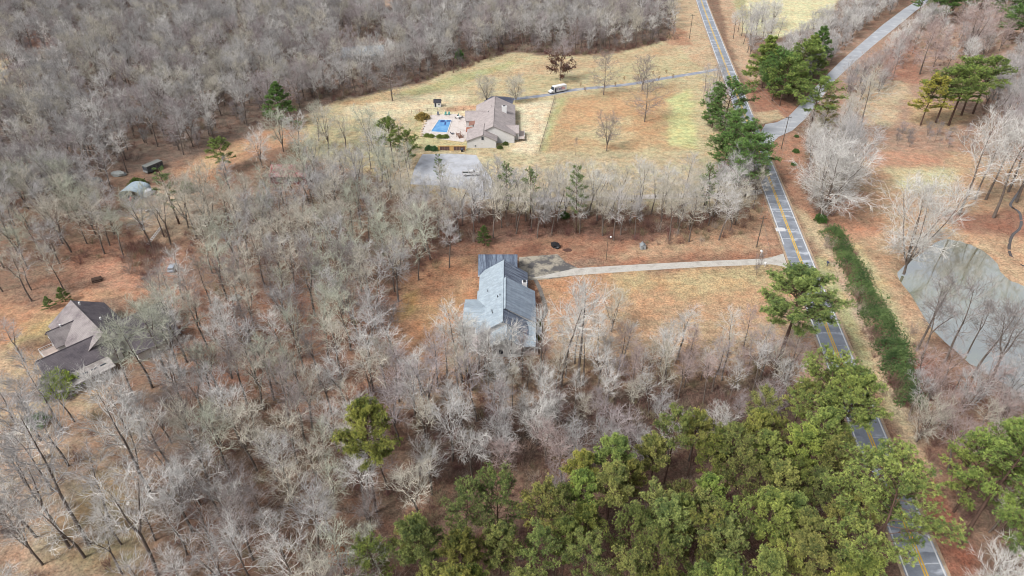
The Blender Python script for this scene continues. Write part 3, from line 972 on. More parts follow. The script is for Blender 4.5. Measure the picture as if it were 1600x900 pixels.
# white pickup on the gravel
pa, pb = Vector(G(721.5, 276)), Vector(G(750, 275))
pc = (pa + pb) / 2
t = empty('pickup_truck', (pc.x, pc.y + 0.9, 0.01), math.atan2((pb - pa).y, (pb - pa).x))
tag(t, 'white pickup truck with an open dark load bed parked on the grey gravel yard', 'pickup')
profile(MB(), [(-3.05, 0.5), (3.0, 0.5), (3.05, 0.95), (2.8, 1.12), (1.5, 1.2), (-0.75, 1.2), (-0.75, 0.85), (-3.0, 0.85)], -0.98, 0.98).build('body', VANW, t, bevel=0.05)
profile(MB(), [(-0.85, 1.18), (1.45, 1.18), (0.75, 1.86), (-0.7, 1.88)], -0.88, 0.88).build('cab', VANW, t, bevel=0.06)
profile(MB(), [(1.42, 1.24), (1.46, 1.26), (0.8, 1.84), (0.76, 1.82)], -0.8, 0.8).build('windscreen', GLASS, t)
for s in (-1, 1):
    for xa, xb in ((-0.62, 0.1), (0.2, 0.78)):
        y = s * 0.885
        MB().box(xa, xb, y - 0.012, y + 0.012, 1.27, 1.7).build('side_window', GLASS, t)
    MB().box(-3.02, -0.8, s * 0.94 - 0.04, s * 0.94 + 0.04, 0.85, 1.3).build('bed_side', VANW, t)
    MB().box(3.02, 3.09, s * 0.72 - 0.16, s * 0.72 + 0.16, 0.78, 0.98).build('headlight', LAMP, t)
    MB().box(-3.09, -3.05, s * 0.88 - 0.08, s * 0.88 + 0.08, 0.8, 1.15).build('tail_light', REDL, t)
MB().box(-2.98, -0.82, -0.89, 0.89, 0.86, 0.92).build('bed_liner', mat('bed_dark', (66, 70, 70), 0.8), t)
MB().box(-3.06, -2.98, -0.9, 0.9, 0.6, 1.28).build('tailgate', VANW, t)
MB().box(3.05, 3.18, -0.9, 0.9, 0.42, 0.66).build('bumper', CHROME, t)
wheels(t, (1.95, -1.9), 2.0, 0.4)

# small car on the dirt in the woods
x, y = G(270, 421)
c = empty('parked_car', (x, y, 0.01), math.radians(100))
tag(c, 'small pale grey car parked at the edge of the red dirt clearing', 'car')
CARG = mat('car_grey', (176, 186, 200), 0.35, 0.04, 2.0, spec=0.5)
profile(MB(), [(-2.1, 0.35), (2.1, 0.35), (2.15, 0.7), (1.1, 0.9), (-1.9, 0.92), (-2.15, 0.8)], -0.85, 0.85).build('body', CARG, c, bevel=0.06)
profile(MB(), [(-1.95, 0.9), (1.05, 0.9), (0.4, 1.42), (-1.5, 1.44)], -0.76, 0.76).build('cabin', CARG, c, bevel=0.06)
profile(MB(), [(1.03, 0.95), (1.06, 0.97), (0.46, 1.40), (0.43, 1.38)], -0.7, 0.7).build('windscreen', GLASS, c)
profile(MB(), [(-1.97, 0.98), (-1.94, 0.95), (-1.5, 1.40), (-1.54, 1.41)], -0.7, 0.7).build('rear_window', GLASS, c)
for s in (-1, 1):
    MB().box(-1.3, 0.5, s * 0.765 - 0.012, s * 0.765 + 0.012, 0.98, 1.3).build('side_window', GLASS, c)
    MB().box(2.1, 2.17, s * 0.6 - 0.14, s * 0.6 + 0.14, 0.55, 0.7).build('headlight', LAMP, c)
wheels(c, (1.35, -1.3), 1.72, 0.32)

# dark camper
x, y = G(241, 266)
c = empty('camper', (x, y, 0), math.radians(60))
c.scale = (0.8, 0.95, 1.0)
tag(c, 'dark grey boxy camper parked on red leaf litter at the end of the open strip', 'camper')
CAMP = mat('camper_grey', (92, 98, 100), 0.6, 0.15, 0.8, dark=(70, 76, 76), dscale=0.5)
profile(MB(), [(-4.0, 0.5), (4.0, 0.5), (4.0, 2.7), (-3.8, 2.7), (-4.0, 2.4)], -1.4, 1.4).build('body', CAMP, c, bevel=0.06)
MB().box(-4.05, 4.05, -1.45, 1.45, 2.7, 2.82).build('roof', mat('camper_roof', (128, 130, 126), 0.8, 0.15, 1.0), c)
for xx in (-2.8, -1.0, 0.8, 2.4):
    MB().box(xx, xx + 1.1, -1.43, -1.39, 1.4, 2.2).build('window', GLASS, c)
for yy in (-1.2, 0.1): MB().box(-4.04, -3.99, yy, yy + 1.1, 1.4, 2.3).build('window', GLASS, c)
MB().box(-4.3, -4.0, -1.3, 1.3, 0.45, 1.0).build('bumper', mat('camper_skirt', (150, 150, 150), 0.6), c)
wheels(c, (2.2, -2.2), 2.7, 0.42)

# tarp barn with a red tractor in its mouth
x, y = G(207, 312)
c = empty('tarp_shed', (x, y + 3, 0), math.radians(-4))
tag(c, 'pale blue grey tarpaulin shed with an arched roof beside a white tarp heap', 'shed')
TARP = mat('tarp_blue', (176, 192, 202), 0.6, 0.08, 0.5, dark=(150, 166, 176), dscale=0.7)
mb = MB()
arc = [(3.6 * math.cos(a), 2.0 + 1.6 * math.sin(a)) for a in np.linspace(0, math.pi, 13)]
arc = [(3.7, 0.3)] + arc + [(-3.7, 0.3)]
for (xa, za), (xb, zb) in zip(arc, arc[1:]):
    mb.prism([(xa, -3.5, za), (xb, -3.5, zb), (xb * 0.985, -3.5, zb - 0.05), (xa * 0.985, -3.5, za - 0.05)], [(xa, 3.5, za), (xb, 3.5, zb), (xb * 0.985, 3.5, zb - 0.05), (xa * 0.985, 3.5, za - 0.05)])
mb.build('cover', TARP, c)
for yy in (-3.4, 0, 3.4):
    mb = MB()
    for (xa, za), (xb, zb) in zip(arc, arc[1:]): mb.tube((xa * 0.96, yy, za - 0.1), (xb * 0.96, yy, zb - 0.1), 0.05, n=5)
    mb.build('hoop', CHROME, c)
c = empty('tractor', (x + 0.2, y - 0.5, 0), math.radians(-80))
tag(c, 'faded red tractor standing in the open mouth of the tarpaulin shed', 'tractor')
TRR = mat('tractor_red', (206, 110, 92), 0.6, 0.15, 2.0)
MB().box(0.0, 1.9, -0.35, 0.35, 0.75, 1.35).build('engine_hood', TRR, c, bevel=0.08)
MB().box(-0.9, 0.0, -0.6, 0.6, 0.8, 1.1).build('body', TRR, c, bevel=0.05)
s_ = MB().box(-0.7, -0.2, -0.3, 0.3, 1.1, 1.25)
s_.box(-0.8, -0.7, -0.3, 0.3, 1.1, 1.7)
s_.build('seat', DARKM, c)
MB().tube((0.2, 0, 1.35), (0.0, 0, 1.65), 0.03).build('steering_column', DARKM, c)
for s in (-1, 1):
    MB().tube((-0.6, s * 0.65, 0.75), (-0.6, s * 1.05, 0.75), 0.75, n=18).build('rear_wheel', RUBBER, c)
    MB().tube((1.5, s * 0.5, 0.42), (1.5, s * 0.75, 0.42), 0.42, n=16).build('front_wheel', RUBBER, c)


def heap(px, py, rx, ry, rz_, m, name, label, cat, n=14, mm=8, jit=0.14, rot=0):
    x, y = G(px, py)
    random.seed(int(px * 7 + py))
    o = MB().ball((0, 0, rz_ * 0.35), rx, ry, rz_, n, mm, jit).build(name, m, None, (x, y, 0))
    o.rotation_euler = (0, 0, rot)
    return tag(o, label, cat)


heap(231, 305, 1.6, 3.0, 1.6, mat('tarp_white', (232, 234, 240), 0.5, 0.05, 1.5), 'tarp_heap', 'white tarpaulin covered heap next to the arched tarpaulin shed', 'tarp', rot=-0.4)
heap(186, 274, 2.6, 1.3, 1.3, mat('tarp_grey', (158, 162, 160), 0.6, 0.08, 1.5), 'covered_boat', 'long heap under a grey cover near the dark camper', 'tarp')
heap(868, 385, 1.25, 1.7, 0.9, mat('tarp_black', (36, 36, 40), 0.5, 0.3, 3.0), 'burn_heap', 'black heap on red leaf litter behind the parking pad', 'heap', rot=0.5, jit=0.22)
heap(370, 467, 1.5, 1.0, 0.9, mat('tarp_striped', (190, 190, 186), 0.7, 0.3, 5.0), 'tarp_heap', 'small pale striped heap on bare litter among the thin trunks', 'tarp')
heap(152, 284, 2.0, 1.2, 1.2, mat('tarp_dark', (92, 96, 98), 0.6, 0.12, 1.5), 'tarp_heap', 'dark grey covered heap beside the evergreen scrub behind the tarpaulin shed', 'tarp')
heap(887, 391, 1.3, 0.9, 0.18, mat('ash_dark', (92, 66, 58), 0.95, 0.3, 3.0), 'ash_patch', 'dark ash patch on red litter next to the black heap', 'ash')
x, y = G(238, 331)
sc = empty('scrap_pile', (x, y, 0))
tag(sc, 'scattered white scrap boards lying in front of the tarpaulin shed', 'scrap')
for i in range(7):
    mb = MB().box(-0.9, 0.9, -0.25, 0.25, 0, 0.12)
    o = mb.build('board', mat('scrap_white', (236, 232, 228), 0.7, 0.05), sc, (random.uniform(-2.2, 2.2), random.uniform(-1.2, 1.2), 0.05 + 0.13 * i))
    o.rotation_euler = (0.05, 0.06, random.uniform(0, 3))
a_, b_ = Vector(G(232, 386)), Vector(G(253, 359))
d_ = b_ - a_
lad = empty('ladder', (a_.x, a_.y, 0), math.atan2(d_.y, d_.x))
tag(lad, 'long white ladder shaped rail lying in the scrub above the dirt clearing', 'ladder')
for s in (-0.35, 0.35): MB().box(0, d_.length, s - 0.07, s + 0.07, 0.8, 0.95).build('rail', TRIM, lad)
for i in range(9): MB().box(d_.length * (i + 0.5) / 9 - 0.12, d_.length * (i + 0.5) / 9 + 0.12, -0.3, 0.3, 0.82, 0.92).build('rung', TRIM, lad)
x, y = G(152, 441)
wp = empty('woodpile', (x, y, 0), 0.5)
tag(wp, 'dark split log pile at the foot of trunks by the dirt clearing', 'woodpile')
for i in range(9):
    a = i % 5 if i < 5 else i - 5 + 0.5
    zz = 0.22 if i < 5 else 0.6
    MB().tube((-1.2, a * 0.45, zz), (1.2 + random.uniform(-0.2, 0.2), a * 0.45, zz), 0.21, 0.2, 8).build('log', mat('log_bark', (96, 76, 66), 0.9, 0.3, 3.0), wp)
x, y = G(3, 690)
fr = empty('fire_ring', (x, y, 0))
tag(fr, 'round stone fire ring on tan litter at the picture edge', 'fire ring')
for i in range(10):
    a = i * 0.628
    MB().ball((1.1 * math.cos(a), 1.1 * math.sin(a), 0.12), 0.32, 0.28, 0.22, 7, 5, 0.15).build('stone', mat('ring_stone', (116, 100, 92), 0.9, 0.2, 3.0), fr)

# small well house / kennel on the red litter
x, y = G(1004, 388)
k = empty('well_house', (x, y, 0), math.radians(5))
tag(k, 'tiny grey gabled well house on red leaf litter beyond the driveway', 'well house')
gable(k, -0.85, 0.85, -0.9, 0.9, 1.15, 1.75, 'y', roof=mat('kennel_roof', (146, 152, 156), 0.8), wall=mat('kennel_wall', (176, 180, 182), 0.8), oh=0.12, t=0.06)
MB().box(-0.25, 0.25, -0.82, -0.76, 0.1, 0.8).build('door', mat('kennel_door', (120, 124, 128), 0.8), k)

# garden shed by the pool field
x, y = G(684, 166)
k = empty('garden_shed', (x, y, 0))
tag(k, 'small white shed with a black roof standing on the pale lawn behind the pool', 'shed')
gable(k, -1.7, 1.7, -1.3, 1.3, 2.0, 3.1, 'x', roof=mat('shed_black', (58, 58, 68), 0.8), oh=0.2, t=0.1)
MB().box(-1.2, -0.5, -1.14, -1.08, 0.1, 1.8).build('door', DARKM, k)
MB().box(0.4, 1.0, -1.14, -1.08, 0.9, 1.5).build('window', GLASS, k)

POLE = mat('pole_wood', (104, 94, 84), 0.9, 0.15, 2.0)


def pole(px, py, top, label, lean=(0, 0), arms=True, r=0.16):
    x, y = G(px, py)
    hh = height_at(px, py, top)
    o = empty('utility_pole', (x, y, 0))
    tag(o, label, 'utility pole')
    MB().tube((0, 0, 0), (lean[0], lean[1], hh), r, r * 0.7, 10).build('pole', POLE, o)
    if arms:
        MB().box(-1.1 + lean[0], 1.1 + lean[0], lean[1] - 0.06, lean[1] + 0.06, hh - 0.75, hh - 0.6).build('crossarm', POLE, o)
        for a in (-1.0, 0.0, 1.0):
            MB().tube((a + lean[0], lean[1], hh - (0.6 if a else 0.0)), (a + lean[0], lean[1], hh - (0.4 if a else -0.2)), 0.06, n=6).build('insulator', CHROME, o)
    return Vector((x + lean[0], y + lean[1], hh))


p1 = pole(1182, 386, 338, 'wooden utility pole on the red verge just past the driveway mouth')
p2 = pole(1220.5, 233, 181, 'wooden utility pole at the corner of the side road junction')
p3 = pole(1077, 61, 22, 'wooden utility pole with a pale base beside the far end of the main road')
for nm, (a, b_), off, label in (('power_line', (p1, p2), (-1.0, 1.0), 'thin overhead power wires between the driveway pole and the junction pole'), ('power_line', (p2, p3), (-1.0, 1.0), 'thin overhead power wires from the junction pole up the far main road')):
    e = empty(nm, (a.x, a.y, 0))
    tag(e, label, 'power line', 'overhead power wires')
    for o_ in off:
        mb = MB()
        q = [a + (b_ - a) * (i / 12) + Vector((o_ - 0, 0, -0.3 - 2.2 * 4 * (i / 12) * (1 - i / 12))) - Vector((a.x, a.y, 0)) for i in range(13)]
        for u, w in zip(q, q[1:]): mb.tube(u, w, 0.035, n=4)
        mb.build('wire', mat('wire_grey', (150, 140, 134), 0.6), e)
mb = MB()
e = empty('guy_wire', (p1.x, p1.y, 0))
tag(e, 'pale guy wire from the driveway utility pole down to the verge', 'guy wire')
gx, gy = G(1204, 396)
mb.tube((0, 0, p1.z - 1.0), (gx - p1.x, gy - p1.y, 0), 0.035, n=5)
mb.build('wire', mat('wire_grey', (150, 140, 134)), e)

x, y = G(947, 406)
hh = height_at(947, 406, 370)
lp = empty('lamp_post', (x, y, 0))
tag(lp, 'slim lamp post with a white head on the red litter north of the driveway', 'lamp post')
MB().tube((0, 0, 0), (0, 0, hh), 0.09, 0.06, 8).build('post', POLE, lp)
MB().box(-0.06, 0.75, -0.05, 0.05, hh - 0.08, hh).build('arm', POLE, lp)
MB().ball((0.75, 0, hh - 0.05), 0.3, 0.3, 0.26, 8, 6).build('lamp_head', TRIM, lp)


def mailbox(px, py, m, label, s=1.0):
    x, y = G(px, py)
    o = empty('mailbox', (x, y, 0), 0.2)
    tag(o, label, 'mailbox')
    MB().box(-0.06 * s, 0.06 * s, -0.06 * s, 0.06 * s, 0, 1.0 * s).build('post', m, o)
    b_ = MB()
    arc_ = [(0.2 * s * math.cos(a), 1.2 * s + 0.18 * s * math.sin(a)) for a in np.linspace(0, math.pi, 7)] + [(-0.2 * s, 1.0 * s), (0.2 * s, 1.0 * s)]
    b_.prism([(px_, -0.3 * s, z) for px_, z in arc_], [(px_, 0.3 * s, z) for px_, z in arc_])
    b_.build('box', m, o)


mailbox(1188.5, 399, TRIM, 'white mailbox on the far side of the driveway mouth', 1.25)
mailbox(1195, 417, TRIM, 'white mailbox on the lawn side of the driveway mouth', 1.1)
mailbox(1292, 416, mat('mail_navy', (66, 74, 104), 0.5), 'dark blue mailbox on the grassy verge across the road from the driveway', 1.15)

# ---- pool terrace
mb = MB()
TER = GP([(668, 180), (712, 178), (732, 184), (736, 192), (730, 215), (724, 222), (700, 219), (664, 213), (657, 212), (660, 200)])
mb.prism([(x, y, -0.1) for x, y in TER][::-1], [(x, y, 0.06) for x, y in TER][::-1])
tag(mb.build('patio', mat('patio_stone', (222, 212, 206), 0.85, 0.08, 0.6, dark=(200, 186, 178), dscale=0.4, fine=3.0)), kind='structure')
PW = GP([(686, 187.5), (705, 188), (698.5, 207.5), (673.5, 206)])
pcx, pcy = np.mean(PW, 0)
pl = empty('swimming_pool', (pcx, pcy, 0.0))
tag(pl, 'rectangular blue swimming pool set in a pale stone terrace', 'swimming pool')
inn = [(x - pcx, y - pcy) for x, y in PW][::-1]
out_ = [(x * 1.1, y * 1.07) for x, y in inn]
mb = MB()
for i in range(4):
    j = (i + 1) % 4
    mb.prism([(*inn[i], 0.0), (*out_[i], 0.0), (*out_[j], 0.0), (*inn[j], 0.0)][::-1], [(*inn[i], 0.22), (*out_[i], 0.22), (*out_[j], 0.22), (*inn[j], 0.22)][::-1])
mb.build('coping', mat('coping', (226, 222, 218), 0.8, 0.05), pl)
m, n, l, p = new_mat('pool_water')
l.new(ramp(n, l, noise(n, l, 0.25, 3), [(0.35, lin((70, 146, 210))), (0.7, lin((120, 182, 228)))]), p.inputs['Base Color'])
p.inputs['Roughness'].default_value = 0.08
MB().poly([(x, y, 0.13) for x, y in inn]).build('water', m, pl)
for fx, fy, wx_, wy_ in ((-0.1, 0.86, 0.9, 1.2), (0.78, 0.9, 1.1, 0.7), (0.32, 0.55, 0.35, 1.8)):
    cxx_ = inn[2][0] * 0
    bx = (inn[3][0] + inn[2][0]) / 2 + fx * 3.2 - 0.6
    by = max(q[1] for q in inn) * fy - 0.8
    MB().box(bx - wx_, bx + wx_, by - wy_, by + wy_, 0.08, 0.136).build('step_tile', mat('step_blue', (36, 72, 140), 0.4), pl)
TEAL = mat('teal_cloth', (86, 150, 142), 0.8, 0.1)
GREYC = mat('lounge_grey', (112, 116, 128), 0.8, 0.1)


def lounge(px, py, rz, m, label):
    x, y = G(px, py)
    o = empty('lounge_chair', (x, y, 0.06), rz)
    tag(o, label, 'lounge chair', 'poolside lounge chairs')
    MB().box(-0.4, 0.4, -0.6, 0.6, 0.38, 0.5).build('seat', m, o)
    MB().prism([(-0.4, 0.55, 0.42), (0.4, 0.55, 0.42), (0.4, 0.68, 0.42), (-0.4, 0.68, 0.42)], [(-0.4, 0.9, 1.25), (0.4, 0.9, 1.25), (0.4, 1.02, 1.22), (-0.4, 1.02, 1.22)]).build('backrest', m, o)
    for a in (-0.36, 0.36):
        for b_ in (-0.5, 0.55): MB().box(a - 0.04, a + 0.04, b_ - 0.04, b_ + 0.04, 0, 0.38).build('leg', TRIM, o)


lounge(684.5, 180, 0.1, GREYC, 'grey chair behind the pool beside the fence, next to the teal chairs')
lounge(696, 180, -0.1, TEAL, 'teal lounge chair in the row behind the pool, beside the other teal chair')
lounge(701, 180, -0.3, TEAL, 'teal lounge chair in the row behind the pool, the one closer to the table')
lounge(707, 210, 2.2, GREYC, 'dark lounge chair by the near end of the pool next to the shrubs')
x, y = G(717, 185)
tb = empty('patio_table', (x, y, 0.06))
tag(tb, 'round white patio table with a folded teal umbrella near the house corner', 'table')
MB().tube((0, 0, 0.7), (0, 0, 0.76), 0.9, n=20).build('table_top', TRIM, tb)
MB().tube((0, 0, 0), (0, 0, 0.7), 0.08).build('pedestal', DARKM, tb)
um = MB().tube((0, 0, 0.76), (0, 0, 2.4), 0.03).build('umbrella_pole', CHROME, tb)
MB().tube((0, 0, 1.2), (0, 0, 2.35), 0.22, 0.05, 8).build('folded_canopy', TEAL, um)
for i, a in enumerate((0.3, 1.9, 3.4, 5.0)):
    o = empty('patio_chair', (x + 1.4 * math.cos(a), y + 1.4 * math.sin(a), 0.06), a - math.pi / 2)
    tag(o, 'dark patio chair drawn up to the round white patio table', 'chair', 'chairs round the patio table')
    MB().box(-0.28, 0.28, -0.28, 0.28, 0.4, 0.46).build('seat', DARKM, o)
    MB().box(-0.28, 0.28, 0.24, 0.3, 0.46, 1.0).build('backrest', DARKM, o)
    for q in (-0.24, 0.24):
        for w in (-0.24, 0.24): MB().box(q - 0.03, q + 0.03, w - 0.03, w + 0.03, 0, 0.4).build('leg', DARKM, o)
mb = MB()
x, y = G(721, 216)
ws = empty('wooden_steps', (x, y, 0.0), 0.6)
tag(ws, 'brown wooden steps leading down from the pool terrace beside the white gable', 'steps')
for i in range(6): MB().box(-0.9, 0.9, 0.45 * i, 0.45 * i + 0.4, 0.2 * i + 0.1, 0.2 * i + 0.22).build('tread', mat('step_brown', (146, 106, 86), 0.9), ws)
for s in (-0.95, 0.95):
    MB().tube((s, 0, 0.9), (s, 2.6, 2.0), 0.06, n=5).build('handrail', mat('step_brown', (146, 106, 86)), ws)
    for i in (0, 5): MB().box(s - 0.06, s + 0.06, 0.45 * i, 0.45 * i + 0.12, 0, 0.9 + 0.2 * i).build('post', mat('step_brown', (146, 106, 86)), ws)


def post_fence(pts, name, label, hgt, m, step, rails=(0.5, 0.95), r=0.07, group=None):
    W_ = [Vector((*G(*q), 0)) for q in pts]
    o = empty(name, W_[0])
    tag(o, label, 'fence', group)
    for a, b_ in zip(W_, W_[1:]):
        L = (b_ - a).length
        k = max(1, int(L / step))
        for i in range(k + 1):
            q = a + (b_ - a) * i / k - W_[0]
            MB().box(q.x - r, q.x + r, q.y - r, q.y + r, 0, hgt).build('post', m, o)
        mb = MB()
        for f in rails: mb.tube(a - W_[0] + Vector((0, 0, hgt * f)), b_ - W_[0] + Vector((0, 0, hgt * f)), 0.04, n=4)
        mb.build('rail', m, o)


FEN = mat('fence_wood', (160, 134, 116), 0.9, 0.15, 2.0)
post_fence([(643, 176), (668, 174), (700, 173.5), (736, 173)], 'post_fence', 'low wooden post fence behind the pool terrace', 1.3, FEN, 3.0)
post_fence([(867, 152), (858, 185), (850, 212), (842, 240)], 'wire_fence', 'long wire fence with thin dark posts dividing pale lawn from orange grass', 1.2, mat('fence_dark', (110, 94, 86), 0.9), 5.5, rails=(0.3, 0.65, 0.95), r=0.06)
post_fence([(310, 296), (322, 286), (333, 272)], 'wire_fence', 'short weathered fence on the open tan strip below the pine', 1.1, FEN, 2.5)
x0, y0 = G(684, 235)
x1, y1 = G(727.5, 235)
pf = empty('panel_fence', (x0, y0, 0))
tag(pf, 'low retaining fence of dark panels with tan posts beside the white gable wall', 'fence')
TAN = mat('tan_block', (220, 180, 120), 0.9, 0.08)
L = x1 - x0
for a, b_ in ((0, 0.06), (0.43, 0.55), (0.98, 1.0)): MB().box(L * a, L * b_ + 0.2, -0.2, 0.2, 0, 1.7).build('post', TAN, pf)
MB().box(0, L + 0.2, -0.28, 0.28, 1.7, 1.85).build('cap', TAN, pf)
for a, b_ in ((0.06, 0.43), (0.56, 0.98)):
    pn = MB().box(L * a + 0.2, L * b_, -0.1, 0.1, 0.1, 1.7).build('panel', mat('panel_dark', (112, 88, 84), 0.9, 0.15), pf)
    mb = MB()
    for i in range(5): mb.box(L * a + 0.2 + (L * (b_ - a) - 0.2) * i / 4 - 0.05, L * a + 0.2 + (L * (b_ - a) - 0.2) * i / 4 + 0.05, -0.15, -0.101, 0.1, 1.7)
    mb.build('batten', mat('batten_light', (176, 150, 130), 0.9), pn)
x, y = G(722, 237)
bn = empty('trash_bin', (x, y, 0))
tag(bn, 'dark wheeled bin beside the panel fence and the white gable', 'bin')
MB().prism([(-0.35, -0.35, 0.1), (0.35, -0.35, 0.1), (0.35, 0.35, 0.1), (-0.35, 0.35, 0.1)], [(-0.42, -0.42, 1.05), (0.42, -0.42, 1.05), (0.42, 0.42, 1.05), (-0.42, 0.42, 1.05)]).build('body', DARKM, bn)
MB().box(-0.45, 0.45, -0.45, 0.45, 1.05, 1.13).build('lid', mat('bin_lid', (90, 100, 120), 0.6), bn)
for s in (-0.3, 0.3): MB().tube((s - 0.06, 0.38, 0.12), (s + 0.06, 0.38, 0.12), 0.12, n=10).build('wheel', RUBBER, bn)
random.seed(5)
for i, (px, py) in enumerate([(659, 210), (658.5, 206), (660, 202), (661.5, 198), (663, 194), (664.5, 190), (666, 186), (669, 182), (658, 213), (672, 180)]):
    x, y = G(px, py)
    tag(MB().ball((0, 0, 0.15), random.uniform(0.5, 0.9), random.uniform(0.5, 0.9), 0.4, 8, 5, 0.2).build('border_rock', mat('rock_tan', (206, 186, 158), 0.9, 0.15), None, (x, y, 0)), 'tan border rock edging the west side of the pool terrace', 'rock', 'rocks edging the pool terrace')

# ------------------------------------------------------------------ trees: building blocks
def tubes(S, n):
    """S: rows x0 y0 z0 x1 y1 z1 r0 r1 -> verts, quads of n-sided open tubes"""
    S = np.asarray(S, float)
    a, b, r0, r1 = S[:, 0:3], S[:, 3:6], S[:, 6], S[:, 7]
    d = b - a
    d /= np.linalg.norm(d, axis=1, keepdims=True) + 1e-9
    ref = np.where(np.abs(d[:, 2:3]) < 0.9, [[0, 0, 1.0]], [[1.0, 0, 0]])
    u = np.cross(d, ref)
    u /= np.linalg.norm(u, axis=1, keepdims=True)
    w = np.cross(d, u)
    V = np.empty((len(S), 2 * n, 3))
    for k in range(n):
        t = 2 * math.pi * k / n
        o = math.cos(t) * u + math.sin(t) * w
        V[:, k] = a + o * r0[:, None]
        V[:, n + k] = b + o * r1[:, None]
    q = np.array([[k, (k + 1) % n, n + (k + 1) % n, n + k] for k in range(n)])
    Fc = (np.arange(len(S)) * 2 * n)[:, None, None] + q[None]
    return V.reshape(-1, 3), Fc.reshape(-1, 4)


def merge(parts):
    V, Fc, off = [], [], 0
    for v, f in parts:
        V.append(v)
        Fc.append(f + off)
        off += len(v)
    return np.concatenate(V), np.concatenate(Fc)


def bark_mat(name, rgb, tinted):
    m, n, l, p = new_mat(name)
    f = noise(n, l, 1.2, 4, 0.7)
    if tinted:
        at = n.new('ShaderNodeObjectInfo')
        tn = n.new('ShaderNodeAttribute')
        tn.attribute_name = 'tone'
        base = mixn(n, l, 'MULTIPLY', 1.0, at.outputs['Color'], tn.outputs['Color'])
    else:
        c = lin(rgb)
        base = ramp(n, l, f, [(0.3, tuple(0.65 * x for x in c)), (0.7, tuple(1.25 * x for x in c))])
    l.new(base, p.inputs['Base Color'])
    p.inputs['Roughness'].default_value = 0.9
    p.inputs['Specular IOR Level'].default_value = 0.15
    return m


def inst_mat(name):
    m, n, l, p = new_mat(name)
    at = n.new('ShaderNodeAttribute')
    at.attribute_type = 'INSTANCER'
    at.attribute_name = 'tint'
    tn = n.new('ShaderNodeAttribute')
    tn.attribute_name = 'tone'
    l.new(mixn(n, l, 'MULTIPLY', 1.0, at.outputs['Color'], tn.outputs['Color']), p.inputs['Base Color'])
    p.inputs['Roughness'].default_value = 0.9
    p.inputs['Specular IOR Level'].default_value = 0.15
    return m


TWIG = bark_mat('twigs', None, True)
BARK = bark_mat('grey_bark', (128, 116, 108), False)
PBARK = bark_mat('pine_bark', (110, 88, 78), False)
TWIG_I = inst_mat('twigs_of_the_woods')


def unit(v):
    return v / (np.linalg.norm(v) + 1e-9)


def grow_path(r, p, d, L, k, wob, up):
    pts = [p]
    for i in range(k):
        d = unit(d + r.normal(0, wob, 3) + np.array([0, 0, up]))
        p = p + d * L / k
        pts.append(p)
    return pts, d


def side_dir(r, d, ang):
    o = unit(np.cross(d, r.normal(0, 1, 3)))
    return unit(d * math.cos(ang) + o * math.sin(ang))


